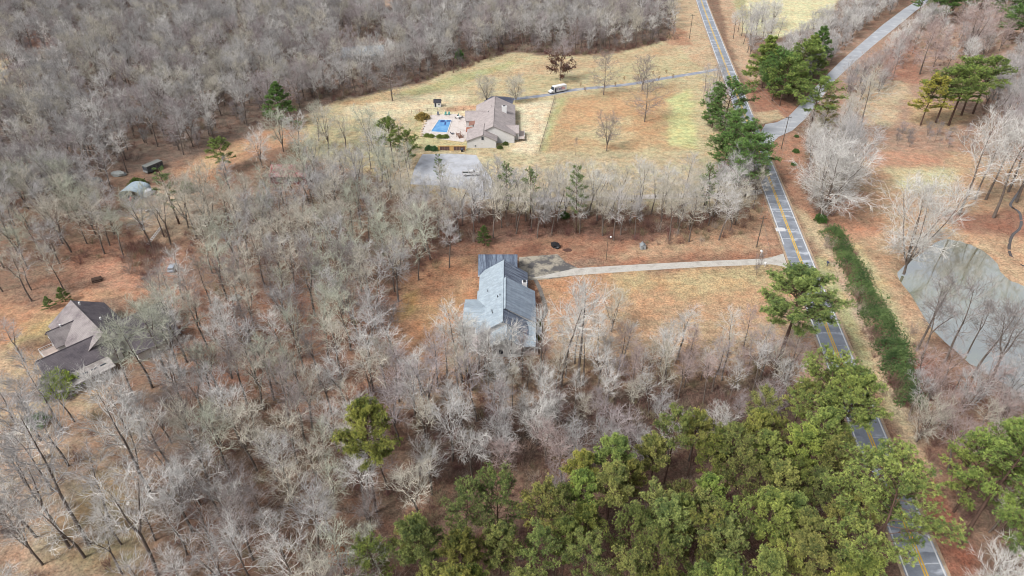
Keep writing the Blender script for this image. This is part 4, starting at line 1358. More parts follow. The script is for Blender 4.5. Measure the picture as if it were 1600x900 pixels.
def hardwood(seed, H, cb, spread, forks=1, nlimb=17, nsub=6, ntw=4, nfine=1.8, elev=(18, 60), thick=1.0, fine=0.92, fr=0.4):
    r = np.random.default_rng(seed)
    T, B, W, Fi = [], [], [], []
    up = np.array([0, 0, 1.0])
    base = np.zeros(3)
    leaders = []
    R0 = 0.0155 * H * thick
    if forks == 1:
        pts, _ = grow_path(r, base, unit(up + r.normal(0, 0.03, 3)), H * 0.95, 9, 0.045, 0.03)
        leaders.append((pts, R0, cb))
    else:
        fh = H * fr * r.uniform(0.85, 1.15)
        pts, d = grow_path(r, base, unit(up + r.normal(0, 0.04, 3)), fh, 4, 0.04, 0.02)
        for i in range(4): T.append((*pts[i], *pts[i + 1], R0 * (1 - 0.06 * i), R0 * (1 - 0.06 * (i + 1))))
        a0 = r.uniform(0, 6.28)
        for k in range(forks):
            a = a0 + 6.283 * k / forks + r.normal(0, 0.3)
            t = r.uniform(0.2, 0.42)
            dd = unit(np.array([math.cos(a) * t, math.sin(a) * t, 1.0]))
            q, _ = grow_path(r, pts[-1], dd, (H * 0.95 - fh) * r.uniform(0.82, 1.04), 6, 0.07, 0.05)
            leaders.append((q, R0 * 0.68, 0.12))
    ga = r.uniform(0, 6.28)
    per = max(5, int(nlimb / (1 if forks == 1 else forks * 0.78)))
    for pts, R, c in leaders:
        k = len(pts) - 1
        for i in range(k):
            T.append((*pts[i], *pts[i + 1], R * (1 - 0.86 * (i / k) ** 0.9), R * (1 - 0.86 * ((i + 1) / k) ** 0.9)))
        Lh = np.linalg.norm(pts[-1] - pts[0])
        for j in range(per):
            t = c + (0.98 - c) * ((j + r.uniform(0, 0.9)) / per)
            i = min(int(t * k), k - 1)
            p = pts[i] + (pts[i + 1] - pts[i]) * (t * k - i)
            ga += 2.399 + r.normal(0, 0.35)
            f = (t - c) / (1 - c)
            el = math.radians(elev[0] + (elev[1] - elev[0]) * f + r.normal(0, 7))
            d = np.array([math.cos(ga) * math.cos(el), math.sin(ga) * math.cos(el), math.sin(el)])
            L = spread * (0.62 + 0.5 * math.sin(min(1, f * 1.5) * 1.9)) * (1 - 0.55 * f ** 2) * r.uniform(0.75, 1.15) * (1 if forks == 1 else 0.72)
            rl = max(0.026, R * (1 - 0.8 * t) * 0.44)
            lp, ld = grow_path(r, p, d, L, 4, 0.15, 0.06)
            for i in range(4): B.append((*lp[i], *lp[i + 1], rl * (1 - 0.2 * i), rl * (1 - 0.2 * (i + 1))))
            for s in range(nsub + 1):
                g = 0.22 + 0.78 * (s + r.uniform(-0.2, 0.4)) / nsub
                g = min(max(g, 0.15), 1.0)
                i = min(int(g * 4), 3)
                p2 = lp[i] + (lp[i + 1] - lp[i]) * (g * 4 - i)
                d2 = side_dir(r, unit(lp[i + 1] - lp[i]), r.uniform(0.4, 1.05)) if g < 0.97 else ld
                L2 = (0.3 * L + 0.7) * (1.1 - 0.5 * g) * r.uniform(0.7, 1.25)
                sp, s_d = grow_path(r, p2, unit(d2 + up * 0.08), L2, 3, 0.2, 0.05)
                r2 = 0.036 * fine
                for i in range(3): B.append((*sp[i], *sp[i + 1], r2 * (1 - 0.2 * i), r2 * (0.8 - 0.2 * i)))
                for w in range(ntw):
                    h = r.uniform(0.15, 1.0)
                    i = min(int(h * 3), 2)
                    p3 = sp[i] + (sp[i + 1] - sp[i]) * (h * 3 - i)
                    d3 = unit(side_dir(r, unit(sp[i + 1] - sp[i]), r.uniform(0.35, 1.0)) + up * 0.03)
                    L3 = r.uniform(0.7, 1.5)
                    e = p3 + d3 * L3
                    W.append((*p3, *e, 0.021 * fine, 0.008 * fine))
                    for _ in range(int(nfine + r.uniform(0, 1))):
                        p4 = p3 + d3 * L3 * r.uniform(0.2, 1.0)
                        d4 = unit(side_dir(r, d3, r.uniform(0.3, 0.95)) + up * 0.03)
                        Fi.append((*p4, *(p4 + d4 * r.uniform(0.4, 0.95)), 0.012 * fine, 0.004 * fine))
    trunk = tubes(T, 7)
    crown = merge([tubes(B, 4), tubes(W, 3), tubes(Fi, 3)])
    tone = np.concatenate([np.repeat(r.uniform(*lim, len(q)), 2 * k) for q, k, lim in ((B, 4, (0.78, 1.2)), (W, 3, (0.55, 1.25)), (Fi, 3, (0.45, 1.2)))])
    return trunk, (*crown, tone)


def tuft_mesh(r, centres, dirs, n, L, wd, tone):
    """needle or leaf sprays: n thin blades from each centre, leaning towards dirs"""
    m = len(centres)
    c = np.repeat(centres, n, 0)
    d = np.repeat(dirs, n, 0) * 0.75 + r.normal(0, 0.62, (m * n, 3))
    d /= np.linalg.norm(d, axis=1, keepdims=True)
    s = np.cross(d, r.normal(0, 1, (m * n, 3)))
    s /= np.linalg.norm(s, axis=1, keepdims=True)
    LL = L * r.uniform(0.6, 1.2, (m * n, 1))
    a = c + d * LL * 0.08
    mid = c + d * LL * 0.55
    V = np.stack([a, mid - s * wd, c + d * LL, mid + s * wd], 1).reshape(-1, 3)
    Fc = np.arange(m * n * 4).reshape(-1, 4)
    t = np.repeat(np.repeat(tone, n), 4)
    return V, Fc, t


def leaf_mat(name, bright, dark):
    m, n, l, p = new_mat(name)
    at = n.new('ShaderNodeAttribute')
    at.attribute_name = 'tone'
    oi = n.new('ShaderNodeObjectInfo')
    c = ramp(n, l, at.outputs['Fac'], [(0.0, dark), (0.55, tuple(0.5 * (a + b) for a, b in zip(bright, dark))), (1.0, bright)])
    l.new(mixn(n, l, 'MULTIPLY', 1.0, c, oi.outputs['Color']), p.inputs['Base Color'])
    p.inputs['Roughness'].default_value = 0.7
    p.inputs['Specular IOR Level'].default_value = 0.2
    return m


NEEDLE = leaf_mat('pine_needles', (0.335, 0.385, 0.12), (0.07, 0.112, 0.042))
LEAFM = leaf_mat('evergreen_leaves', (0.17, 0.24, 0.075), (0.05, 0.09, 0.03))
RUST = leaf_mat('dry_leaves', (0.36, 0.17, 0.09), (0.2, 0.08, 0.045))


def with_tone(me, t):
    a = me.attributes.new('tone', 'FLOAT', 'POINT')
    a.data.foreach_set('value', np.asarray(t, np.float32))
    return me


def pine(seed, H, cb, spread, nbr=38, ntuft=56, thick=1.0, blades=25, cone=False):
    r = np.random.default_rng(seed)
    T = []
    pts, _ = grow_path(r, np.zeros(3), np.array([0, 0, 1.0]), H * 0.96, 10, 0.018, 0.01)
    R = 0.0125 * H * thick
    for i in range(10): T.append((*pts[i], *pts[i + 1], R * (1 - 0.085 * i), R * (1 - 0.085 * (i + 1))))
    B, cen, dr, tone = [], [], [], []
    ga = r.uniform(0, 6)
    for j in range(nbr):
        f = (j + r.uniform(0, 0.8)) / nbr
        t = cb + (0.97 - cb) * f
        i = min(int(t * 10), 9)
        p = pts[i] + (pts[i + 1] - pts[i]) * (t * 10 - i)
        ga += 2.4 + r.normal(0, 0.4)
        el = math.radians((-4 if cone else 4) + 46 * f ** 1.3 + r.normal(0, 7))
        if cone: pr = 1.08 - 0.95 * f
        else: pr = (0.5 + 0.6 * math.sin(min(1.0, f * 1.55 + 0.12) * 1.57)) * (1 - 0.72 * max(0, f - 0.3) ** 1.5 / 0.58)
        L = spread * pr * r.uniform(0.72, 1.14)
        d = np.array([math.cos(ga) * math.cos(el), math.sin(ga) * math.cos(el), math.sin(el)])
        bp, bd = grow_path(r, p, d, L, 3, 0.1, 0.06)
        for i in range(3): B.append((*bp[i], *bp[i + 1], 0.05 * (1 - 0.25 * i), 0.05 * (1 - 0.25 * (i + 1))))
        bt = r.normal(0, 0.12)
        for k in range(max(6, int(ntuft * (0.45 + 0.75 * L / spread)))):
            g = 1 - 0.72 * r.uniform(0, 1) ** 1.5
            i = min(int(g * 3), 2)
            q = bp[i] + (bp[i + 1] - bp[i]) * (g * 3 - i)
            sd = side_dir(r, unit(bp[i + 1] - bp[i]), r.uniform(0.2, 1.2))
            sd = unit(sd * np.array([1, 1, 0.55]) + np.array([0, 0, 0.18]))
            e = q + sd * r.uniform(0.25, 0.2 + 0.24 * L)
            B.append((*q, *e, 0.022, 0.012))
            cen.append(e)
            dr.append(unit(sd + np.array([0, 0, 0.5])))
            tone.append(np.clip(0.5 + bt + r.normal(0, 0.24), 0, 1))
    V, Fc, t = tuft_mesh(r, np.array(cen), np.array(dr), blades, 0.29, 0.021, np.array(tone))
    return tubes(T, 8), tubes(B, 3), (V, Fc, t)


def make_tree(kind, name, parts, mats):
    """template: list of meshes for an empty's children"""
    out = []
    for (nm, v, f, *tn), m in zip(parts, mats):
        me = np_mesh(kind + '_' + nm, v, f, [m], smooth=(nm == 'trunk'))
        out.append((nm, with_tone(me, tn[0]) if tn else me))
    return out


HW, HWK = {}, {}
SPEC = {
    # slender forest trees
    'a': dict(H=16, cb=0.42, spread=4.5, nlimb=17), 'b': dict(H=16, cb=0.36, spread=5.2, forks=2, nlimb=19), 'c': dict(H=16, cb=0.5, spread=4.0, nlimb=15),
    'd': dict(H=16, cb=0.3, spread=5.8, forks=3, nlimb=21), 'e': dict(H=16, cb=0.45, spread=4.9, forks=2, nlimb=17, elev=(30, 68)), 'f': dict(H=16, cb=0.38, spread=5.6, nlimb=19, elev=(15, 58)),
    'g': dict(H=16, cb=0.55, spread=3.6, nlimb=14, elev=(32, 66)),
    # broad open-grown trees
    'm': dict(H=14, cb=0.25, spread=7.0, forks=4, nlimb=28, fr=0.16, elev=(12, 62), nsub=7), 'n': dict(H=14, cb=0.16, spread=6.4, nlimb=28, elev=(5, 64), nsub=7),
    'o': dict(H=14, cb=0.22, spread=6.6, forks=5, nlimb=30, fr=0.1, elev=(22, 66), nsub=7),
    'w': dict(H=14, cb=0.1, spread=6.6, forks=6, nlimb=48, fr=0.1, elev=(8, 66), nsub=8, ntw=5, fine=0.85),
    # sparse old crown with visible limbs
    's': dict(H=16, cb=0.4, spread=5.0, forks=2, nlimb=11, nsub=5, ntw=5, nfine=2.0, thick=0.95, fr=0.5), 't': dict(H=16, cb=0.42, spread=4.6, nlimb=15, nsub=6, ntw=5, nfine=2.2, thick=0.9),
    # young whippy trees
    'y': dict(H=10, cb=0.2, spread=2.8, nlimb=15, nsub=4, ntw=4, elev=(45, 75), thick=0.8), 'z': dict(H=9, cb=0.1, spread=3.4, forks=4, nlimb=18, nsub=4, ntw=4, fr=0.08, elev=(35, 72), thick=0.8),
}
for i, (k, kw) in enumerate(SPEC.items()):
    HW[k] = hardwood(100 + i, **kw)
    HWK[k] = kw['H']
HW_T = {k: make_tree('bare_tree', k, [('trunk', *t), ('crown', *c)], [BARK, TWIG]) for k, (t, c) in HW.items()}

PSPEC = {'d': dict(H=20, cb=0.55, spread=4.3, nbr=52, ntuft=80), 'p': dict(H=20, cb=0.48, spread=4.7), 'q': dict(H=20, cb=0.53, spread=4.2, nbr=32), 'r': dict(H=20, cb=0.43, spread=5.2, nbr=40), 's': dict(H=20, cb=0.56, spread=4.8, nbr=32),
         'x': dict(H=12, cb=0.16, spread=3.7, nbr=46, cone=True, ntuft=52), 'v': dict(H=16, cb=0.34, spread=2.4, nbr=26, ntuft=20, blades=18), 'u': dict(H=14, cb=0.3, spread=4.3, nbr=38, ntuft=46)}
PN_T, PNH = {}, {}
for i, (k, kw) in enumerate(PSPEC.items()):
    (tv, tf), (bv, bf), (nv, nf, nt) = pine(300 + i, **kw)
    PNH[k] = kw['H']
    cv, cf = merge([(bv, bf), (nv, nf)])
    me = np_mesh('pine_crown', cv, cf, [PBARK, NEEDLE], midx=np.concatenate([np.zeros(len(bf)), np.ones(len(nf))]))
    with_tone(me, np.concatenate([np.zeros(len(bv)), nt]))
    PN_T[k] = [('trunk', np_mesh('pine_trunk', tv, tf, [PBARK], smooth=True)), ('crown', me)]


def place(name, tmpl, x, y, s, rz, tint, label, group, cat='tree', sz=None, lean=(0, 0)):
    o = empty(name, (x, y, 0), rz)
    o.scale = (s, s, sz or s)
    o.rotation_euler = (lean[0], lean[1], rz)
    tag(o, label, cat, group)
    for nm, me in tmpl:
        c = link(nm, me, o)
        c.color = (*tint, 1)
    return o


# displayed colours of twig crowns
TINT = {'pale': (214, 211, 206), 'beige': (200, 194, 180), 'grey': (188, 185, 183), 'mauve': (174, 164, 164), 'pink': (180, 162, 157), 'green': (193, 195, 178), 'white': (220, 217, 213), 'dim': (150, 141, 138)}
TINT = {k: lin(v, 1.38) for k, v in TINT.items()}
N_ALONE = [0]


def bare(px, py, kind, top, tint, label, group=None, name='bare_tree', rz=None, wide=1.0):
    """a tree that stands where the photograph shows it"""
    x, y = G(px, py)
    hh = height_at(px, py, top)
    s = hh / HWK[kind]
    N_ALONE[0] += 1
    return place(name, HW_T[kind], x, y, s * wide, random.uniform(0, 6.28) if rz is None else rz, TINT[tint], label, group, sz=s)


random.seed(21)
POOLF = 'trees standing alone on the pool house field'
bare(613, 157, 'n', 90, 'dim', 'bare grey tree standing alone at the woodland edge of the pale field', None)
bare(943, 148, 'n', 88, 'dim', 'bare spreading tree beside the lane, first one east of the white delivery van')
bare(1007, 190, 'n', 122, 'dim', 'symmetrical bare tree on orange grass just below the lane')
bare(1003, 142, 'm', 90, 'dim', 'bare tree straddling the lane behind the symmetrical tree on orange grass')
bare(948, 236, 'm', 180, 'dim', 'low bare tree on the orange grass next to the tree band')
bare(899, 243, 'g', 216, 'dim', 'short dark leafless snag on the orange grass', wide=0.6)
bare(760, 161, 'w', 120, 'beige', 'bushy bare tree beside the court, west of the pool house ridge', wide=1.15)
bare(806, 160, 'w', 120, 'beige', 'bushy bare tree beside the court, where the lane meets it', wide=1.1)
bare(955, 518, 'm', 455, 'beige', 'bare many stemmed tree standing on the front lawn')
bare(1181, 433, 'z', 392, 'dim', 'narrow brown leafless tree on the lawn by the driveway mouth', wide=0.5)
bare(98, 673, 't', 560, 'grey', 'dark trunked bare tree beside the olive bush below the brown roofed house', wide=0.9)
bare(139, 851, 't', 640, 'grey', 'tall leaning bare tree with dark trunk in the open litter near the bottom', wide=0.8)
bare(109, 856, 's', 690, 'grey', 'bare tree with thin pale trunk next to the tallest leaning trunk', wide=0.7)
bare(235, 771, 't', 600, 'pale', 'tall bare tree with long dark trunk leaning between open litter and thick woods', wide=0.9)
bare(246, 899, 's', 740, 'white', 'white limbed bare tree at the bottom of the frame', wide=0.9)
bare(50, 865, 'z', 770, 'dim', 'dark multi stemmed bare shrub tree at the lower corner', wide=0.8)
bare(1412, 428, 'w', 285, 'pale', 'large whitish spreading tree on the pond bank', wide=0.9)
bare(1284, 342, 'w', 222, 'pale', 'widest grey bare tree of the roadside clump, with a green bush at its foot', wide=1.15)
bare(1306, 300, 'w', 190, 'grey', 'tall grey bare tree behind the widest one of the roadside clump', wide=1.0)
bare(1432, 548, 's', 430, 'dim', 'dark limbed bare tree on the near pond bank beside the long hedge', wide=0.9)
bare(1512, 552, 's', 470, 'dim', 'dark branching bare tree at the near water edge of the pond', wide=0.8)
for px, py, top in ((1498, 336, 190), (1523, 312, 200)):
    bare(px, py, 't', top, 'pale', 'tall bare tree with a dark trunk on red litter behind the pond', 'dark trunked trees behind the pond', wide=1.0)
for px, py, top in ((1552, 340, 205), (1540, 312, 196), (1588, 315, 190), (1625, 330, 180), (1575, 300, 180)):
    bare(px, py, 'f', top, 'pale', 'whitish limbed bare tree in the clump beside the creek', 'whitish trees beside the creek', wide=1.1)
bare(1437, 116, 'n', 40, 'pink', 'broad bare tree on red litter beside the pale side road', wide=1.1)
bare(1508, 92, 'm', 8, 'pink', 'broad bare tree behind the dark pines, standing farther from the side road', wide=1.2)
bare(1340, 218, 'f', 118, 'beige', 'tall thin twigged bare tree on tan grass below the side road')
for px, py, top, k_ in ((262, 592, 478, 'b'), (292, 566, 455, 'f'), (238, 606, 496, 'a'), (214, 628, 520, 'g')):
    bare(px, py, k_, top, 'green', 'bare tree standing close in front of the brown roofed house', 'bare trees shading the brown roofed house')
for px, py, top, k_ in ((738, 610, 508, 'y'), (764, 618, 520, 'g'), (792, 612, 516, 'y'), (842, 600, 490, 'g'), (722, 598, 490, 'c'), (876, 604, 462, 'c'), (904, 604, 450, 'g')):
    bare(px, py, k_, top, 'pale', 'slender pale bare tree in the row just below the grey roofed house', 'bare trees in the row below the grey roofed house')
for px, py, top, k_ in ((1476, 566, 452, 'f'), (1545, 600, 480, 'd'), (1592, 628, 500, 'f'), (1520, 590, 476, 'a'), (1440, 560, 470, 'e'), (1620, 600, 470, 'd')):
    bare(px, py, k_, top, 'dim', 'grey brown bare tree leaning over the near bank of the pond', 'bare trees on the near pond bank')
x, y = G(876, 126)

# the rust-leaved tree on the field
r_ = np.random.default_rng(9)
(tv, tf), (cv, cf, _) = HW['n']
k = r_.choice(len(cf), 6500)
cen = cv[cf[k, 0]]
ok_ = np.linalg.norm(cen[:, :2], axis=1) < 6
cen = cen[ok_ & (cen[:, 2] < 10.6)]
dd = r_.normal(0, 1, (len(cen), 3))
V, Fc, t_ = tuft_mesh(r_, cen, dd / np.linalg.norm(dd, axis=1, keepdims=True), 3, 0.34, 0.1, r_.uniform(0, 1, len(cen)))
lm = with_tone(np_mesh('dry_leaves', V, Fc, [RUST]), t_)
o = place('oak_tree', HW_T['n'] + [('leaves', lm)], x, y, height_at(876, 126, 70) / 14, 0.4, TINT['mauve'], 'tree holding rust brown leaves on the field above the white delivery van', None)
o.children[-1].color = (1, 1, 1, 1)


# ---- pines that can be told apart
def pinet(px, py, kind, top, tint, label, group=None, wide=1.0, rz=None, name='pine_tree'):
    x, y = G(px, py)
    s = height_at(px, py, top) / PNH[kind]
    return place(name, PN_T[kind], x, y, s * wide, random.uniform(0, 6.28) if rz is None else rz, tint, label, group, sz=s)


DG, MG, YG, BG = (0.5, 0.72, 0.6), (0.8, 0.9, 0.7), (1.15, 1.0, 0.75), (0.62, 0.74, 0.8)
pinet(440, 196, 'x', 126, DG, 'dense conical dark green pine alone on the open strip', wide=1.25)
pinet(353, 267, 'u', 216, MG, 'low bushy green pine on the open strip below the conical pine', wide=1.25)
pinet(616, 262, 'p', 184, MG, 'green pine west of the pool terrace, taller of the two there', wide=1.15)
pinet(640, 264, 'u', 206, MG, 'smaller green pine west of the pool terrace tucked beside the taller one', wide=1.0)
pinet(1260, 226, 's', 122, MG, 'tall pine with bare dark trunk at the side road junction', wide=1.5)
pinet(1280, 232, 'v', 150, (1.05, 0.8, 0.7), 'brownish thin pine right behind the tall junction pine', wide=1.4)
pinet(1212, 580, 'd', 430, (0.8, 0.86, 0.8), 'broad loose green pine overhanging the main road at the lawn corner', wide=1.45)
pinet(588, 800, 'd', 636, YG, 'round topped bright green pine alone among bare trees', wide=0.82)
THIN = 'thin scraggly pines in the band behind the driveway'
for px, py, top in ((790, 342, 248), (828, 352, 256), (900, 364, 258), (1095, 345, 250), (690, 300, 240), (280, 350, 260)):
    if px == 280:
        pinet(px, py, 'v', top, BG, 'thin grey green pine near the tarpaulin shed wrapped in bare branches', wide=1.3)
    else:
        pinet(px, py, 'v', top, BG, 'thin scraggly grey green pine in the tree band behind the driveway', THIN, wide=0.95)
RS = 'dark pines on the main road bank by the field'
for px, py, top in ((1128, 215, 124), (1112, 200, 150), (1140, 262, 176), (1160, 275, 190), (1128, 275, 205), (1150, 310, 222), (1172, 290, 215)):
    pinet(px, py, random.choice('uxu'), top, DG, 'dark green pine on the main road bank bordering the field', RS, wide=1.3)
TR = 'pines in the triangle between the two roads'
for px, py, top, q in ((1190, 138, 54, 1), (1206, 158, 80, 0.9), (1218, 165, 92, 1), (1232, 150, 80, 1), (1246, 130, 64, 1), (1258, 118, 52, 1), (1272, 104, 38, 0.9), (1196, 120, 66, 0.9), (1224, 140, 84, 1), (1240, 158, 96, 1), (1264, 126, 60, 1), (1204, 144, 76, 1)):
    pinet(px, py, random.choice('xux'), top, random.choice([MG, DG, (0.9, 0.95, 0.7)]), 'green pine in the triangle of land between main road and side road', TR, wide=1.3 * q)
PK = 'pine clump above the bare field beyond the pond'
for px, py, top in ((1462, 192, 105), (1482, 196, 100), (1502, 180, 90), (1520, 178, 88), (1490, 176, 98)):
    pinet(px, py, random.choice('pru'), top, MG, 'green pine in the clump beyond the pond field', PK, wide=1.5)
pinet(1438, 196, 'u', 118, (1.5, 1.15, 0.7), 'yellowish pine at the edge of the clump beyond the pond field', wide=1.2)
FP = 'pines at the far top corner by the side road end'
for px, py, top in ((1452, 36, -8), (1475, 38, -14), (1500, 30, -20), (1470, 25, -20), (1575, 62, 8), (1590, 70, 12), (1612, 66, 5), (1600, 40, -10), (1560, 40, -14), (1530, 16, -30), (1640, 60, 0), (1435, 22, -14)):
    pinet(px, py, random.choice('dru'), top, DG, 'dark green pine at the distant end of the side road', FP, wide=1.75)
RP = 'pines beside the lower road on the pond side'
for px, py, top in ((1500, 850, 655), (1530, 800, 650), (1568, 830, 690), (1490, 800, 690), (1552, 905, 740), (1600, 860, 700), (1595, 780, 640), (1640, 900, 720)):
    pinet(px, py, random.choice('pru'), top, random.choice([MG, (0.95, 0.97, 0.75)]), 'green pine among the roadside pines on the pond side of the lower road', RP, wide=0.95)

for px, py, top, k_ in ((1312, 852, 690, 'r'), (1332, 935, 745, 'r'), (1282, 735, 585, 'd'), (1258, 712, 562, 'r')):
    pinet(px, py, k_, top, (0.95, 0.96, 0.8), 'olive green pine at the edge of the stand whose crown overhangs the lower main road', 'pines overhanging the lower main road', wide=1.0)

# ---- evergreen bushes
def bush_mesh(seed, n, blades, L, wd):
    r = np.random.default_rng(seed)
    v = r.normal(0, 1, (n, 3))
    v /= np.linalg.norm(v, axis=1, keepdims=True)
    v[:, 2] = np.abs(v[:, 2]) * 1.0 - 0.25
    lump = 1 + 0.22 * np.sin(v[:, 0] * 5 + seed) * np.cos(v[:, 1] * 4)
    c = v * (lump * r.uniform(0.5, 1.08, n))[:, None]
    c[:, 2] = c[:, 2] * 0.8 + 0.32
    V, Fc, t = tuft_mesh(r, c, v, blades, L, wd, np.clip(r.normal(0.6, 0.3, n), 0, 1))
    return with_tone(np_mesh('bush_leaves', V, Fc, [LEAFM]), t)


def bush_stems(seed):
    r = np.random.default_rng(seed)
    S = []
    for i in range(14):
        a = r.uniform(0, 6.28)
        d = np.array([math.cos(a) * 0.6, math.sin(a) * 0.6, 1.0]) * r.uniform(0.6, 0.95)
        S.append((0, 0, 0, *d, 0.035, 0.015))
    return np_mesh('bush_stems', *tubes(S, 5), [PBARK])


BUSH = [[('foliage', bush_mesh(i, 520, 10, 0.22, 0.026)), ('stems', bush_stems(i))] for i in range(3)]


def bush(px, py, wpx, tint, label, group=None, tall=1.0, name='evergreen_bush'):
    x, y = G(px, py)
    sc_ = (py + 290) * CP / CAMH
    s = wpx / 2 / sc_
    return place(name, BUSH[random.randrange(3)], x, y, s, random.uniform(0, 6), tint, label, group, cat='bush', sz=s * tall)


bush(96, 612, 50, (2.5, 2.1, 1.2), 'big olive green bush beside the brown roofed house', None, 1.45)
bush(61, 661, 30, (1.1, 1.3, 1.2), 'dark green round bush by the lane below the olive bush', None, 1.1)
pinet(79, 483, 'x', 463, (0.6, 0.8, 0.7), 'small dark evergreen on red litter above the brown roof', name='evergreen_tree', wide=1.2)
pinet(103, 472, 'x', 448, (0.6, 0.7, 0.6), 'larger of the small evergreens above the brown roof, nearer its peak', name='evergreen_tree', wide=1.2)
pinet(757, 382, 'x', 352, (0.42, 0.5, 0.45), 'dark evergreen under the trees behind the garage roof', name='evergreen_tree', wide=1.2)
bush(1281, 346, 18, (0.5, 0.65, 0.5), 'green bush under the big grey roadside tree at the hedge end', None, 1.3)
bush(881, 340, 14, (0.5, 0.6, 0.5), 'dark evergreen shrub in the tree band behind the parking pad', None, 1.5)
bush(294, 300, 18, (1.1, 1.2, 0.8), 'bright green cedar bush near the tarpaulin shed', None, 2.0)
bush(1243, 238, 10, (0.7, 0.8, 0.7), 'small dark shrub on the junction corner, closest to the utility pole', None, 1.1)
bush(1244, 214, 7, (0.6, 0.7, 0.7), 'tiny dark shrub on the junction corner farthest up the side road', None, 1.0)
bush(1240, 258, 9, (0.7, 0.8, 0.7), 'small dark shrub under the grey trees along the main road verge', None, 1.1)
bush(215, 290, 24, (0.9, 0.85, 0.7), 'dull green scrub behind the tarpaulin shed', None, 1.0)
bush(718, 92, 12, (0.7, 1.0, 0.8), 'lone green cedar at the edge of the far woods', None, 2.4)
for px, py in ((667, 213), (674, 214)):
    bush(px, py, 10, (1.3, 1.1, 0.9), 'clipped olive round shrub at the corner of the pool terrace', 'clipped shrubs at the terrace corner', 0.9)
for px, py in ((687, 215), (696, 215)):
    bush(px, py, 11, (1.3, 1.1, 0.9), 'clipped olive round shrub below the near end of the pool', 'clipped shrubs below the pool', 0.9)
for px, py in ((670, 234), (679, 235)):
    bush(px, py, 11, (0.55, 0.8, 0.95), 'dark blue green shrub at the end of the panel fence', 'dark shrubs by the panel fence', 1.3)
for px, py in ((781, 232), (790, 226), (800, 220)):
    bush(px, py, 9, (0.75, 0.65, 0.6), 'brownish shrub along the east wall of the pool house', 'shrubs along the pool house wall', 1.0)
for px, py in ((843, 508), (832, 520), (838, 530)):
    bush(px, py, 12, (1.2, 0.8, 0.6), 'brown shrub beside the corner porch of the grey roofed house', 'brown shrubs by the corner porch', 1.0)
o = bush(527, 872, 30, (1, 1, 1), 'small tree with rust orange leaves among bare trees near the bottom', None, 1.5, 'rust_leaved_bush')
o.children[0].data = o.children[0].data.copy()
o.children[0].data.materials[0] = RUST
o.children[0].color = (1.25, 1.1, 0.9, 1)
bush(660, 186, 20, (1, 1, 1), 'reddish brown leafless shrub west of the pool terrace', None, 1.0, 'dry_shrub').children[0].color = (2.2, 1.1, 1.1, 1)

# ---- the long hedge beside the road
r_ = np.random.default_rng(77)
HL = smooth_line(GP([(1296, 362), (1320, 402), (1345, 450), (1368, 500), (1392, 550), (1408, 590), (1424, 640)]), 8)
hw_ = [2.6, 3.0, 3.2, 3.6, 3.8, 3.4, 2.6]
cen, dr = [], []
HLa = np.array(HL)
for i in range(9500):
    t = r_.uniform(0, len(HL) - 1.001)
    i0 = int(t)
    q = HLa[i0] + (HLa[i0 + 1] - HLa[i0]) * (t - i0)
    d = unit(np.append(HLa[i0 + 1] - HLa[i0], 0))
    nn = np.array([-d[1], d[0], 0])
    a = r_.uniform(-0.2, math.pi + 0.2) if r_.random() < 0.6 else r_.normal(1.57, 0.5)
    w = np.interp(t, np.linspace(0, len(HL) - 1, len(hw_)), hw_) * (0.55 + 0.8 * vnoise(np.array([t * 0.55 + (a > 1.57) * 40]), np.array([3.0]))[0])
    hh = 3.2 * (0.5 + 1.0 * vnoise(np.array([t * 0.5]), np.array([9.0]), 2)[0])
    k = r_.uniform(0.6, 1.0) if r_.random() < 0.85 else r_.uniform(1.0, 1.25)
    cen.append(np.array([q[0], q[1], 0]) + nn * math.cos(a) * w * k + np.array([0, 0, max(0.15, math.sin(a) * hh * k)]))
    dr.append(unit(nn * math.cos(a) + np.array([0, 0, math.sin(a) + 0.2])))
cen = np.array(cen)
tn = np.clip(r_.normal(0.45, 0.2, len(cen)) + 1.7 * (fbm(cen[:, 0] / 2.5, cen[:, 1] / 2.5, 2) - 0.5), 0, 1)
V, Fc, t_ = tuft_mesh(r_, np.array(cen), np.array(dr), 9, 0.38, 0.06, tn)
hq = empty('hedge', (0, 0, 0))
hq.location = (*HL[len(HL) // 2], 0)
off = np.array([*HL[len(HL) // 2], 0])
c = link('foliage', with_tone(np_mesh('hedge_foliage', V - off, Fc, [LEAFM]), t_), hq)
c.color = (0.82, 0.84, 0.92, 1)
S = []
for i in range(0, len(HL), 2):
    for k in range(3):
        b0 = np.array([*HL[i], 0]) + np.append(r_.normal(0, 0.7, 2), 0) - off
        S.append((*b0, *(b0 + np.append(r_.normal(0, 0.6, 2), 2.2)), 0.07, 0.03))
link('stems', np_mesh('hedge_stems', *tubes(S, 5), [PBARK]), hq)
tag(hq, 'long tall green hedge running beside the main road across from the lawn', 'hedge')

# ---- saplings along the lane
for px, py in ((907, 136), (914, 144), (961, 136), (975, 126), (997, 123), (1020, 118), (1029, 126), (1041, 116), (1051, 123)):
    x, y = G(px, py)
    place('sapling', HW_T['z'], x, y, 0.26, random.uniform(0, 6), lin((150, 112, 80), 1.5), 'small brown sapling planted along the narrow lane', 'saplings along the lane')

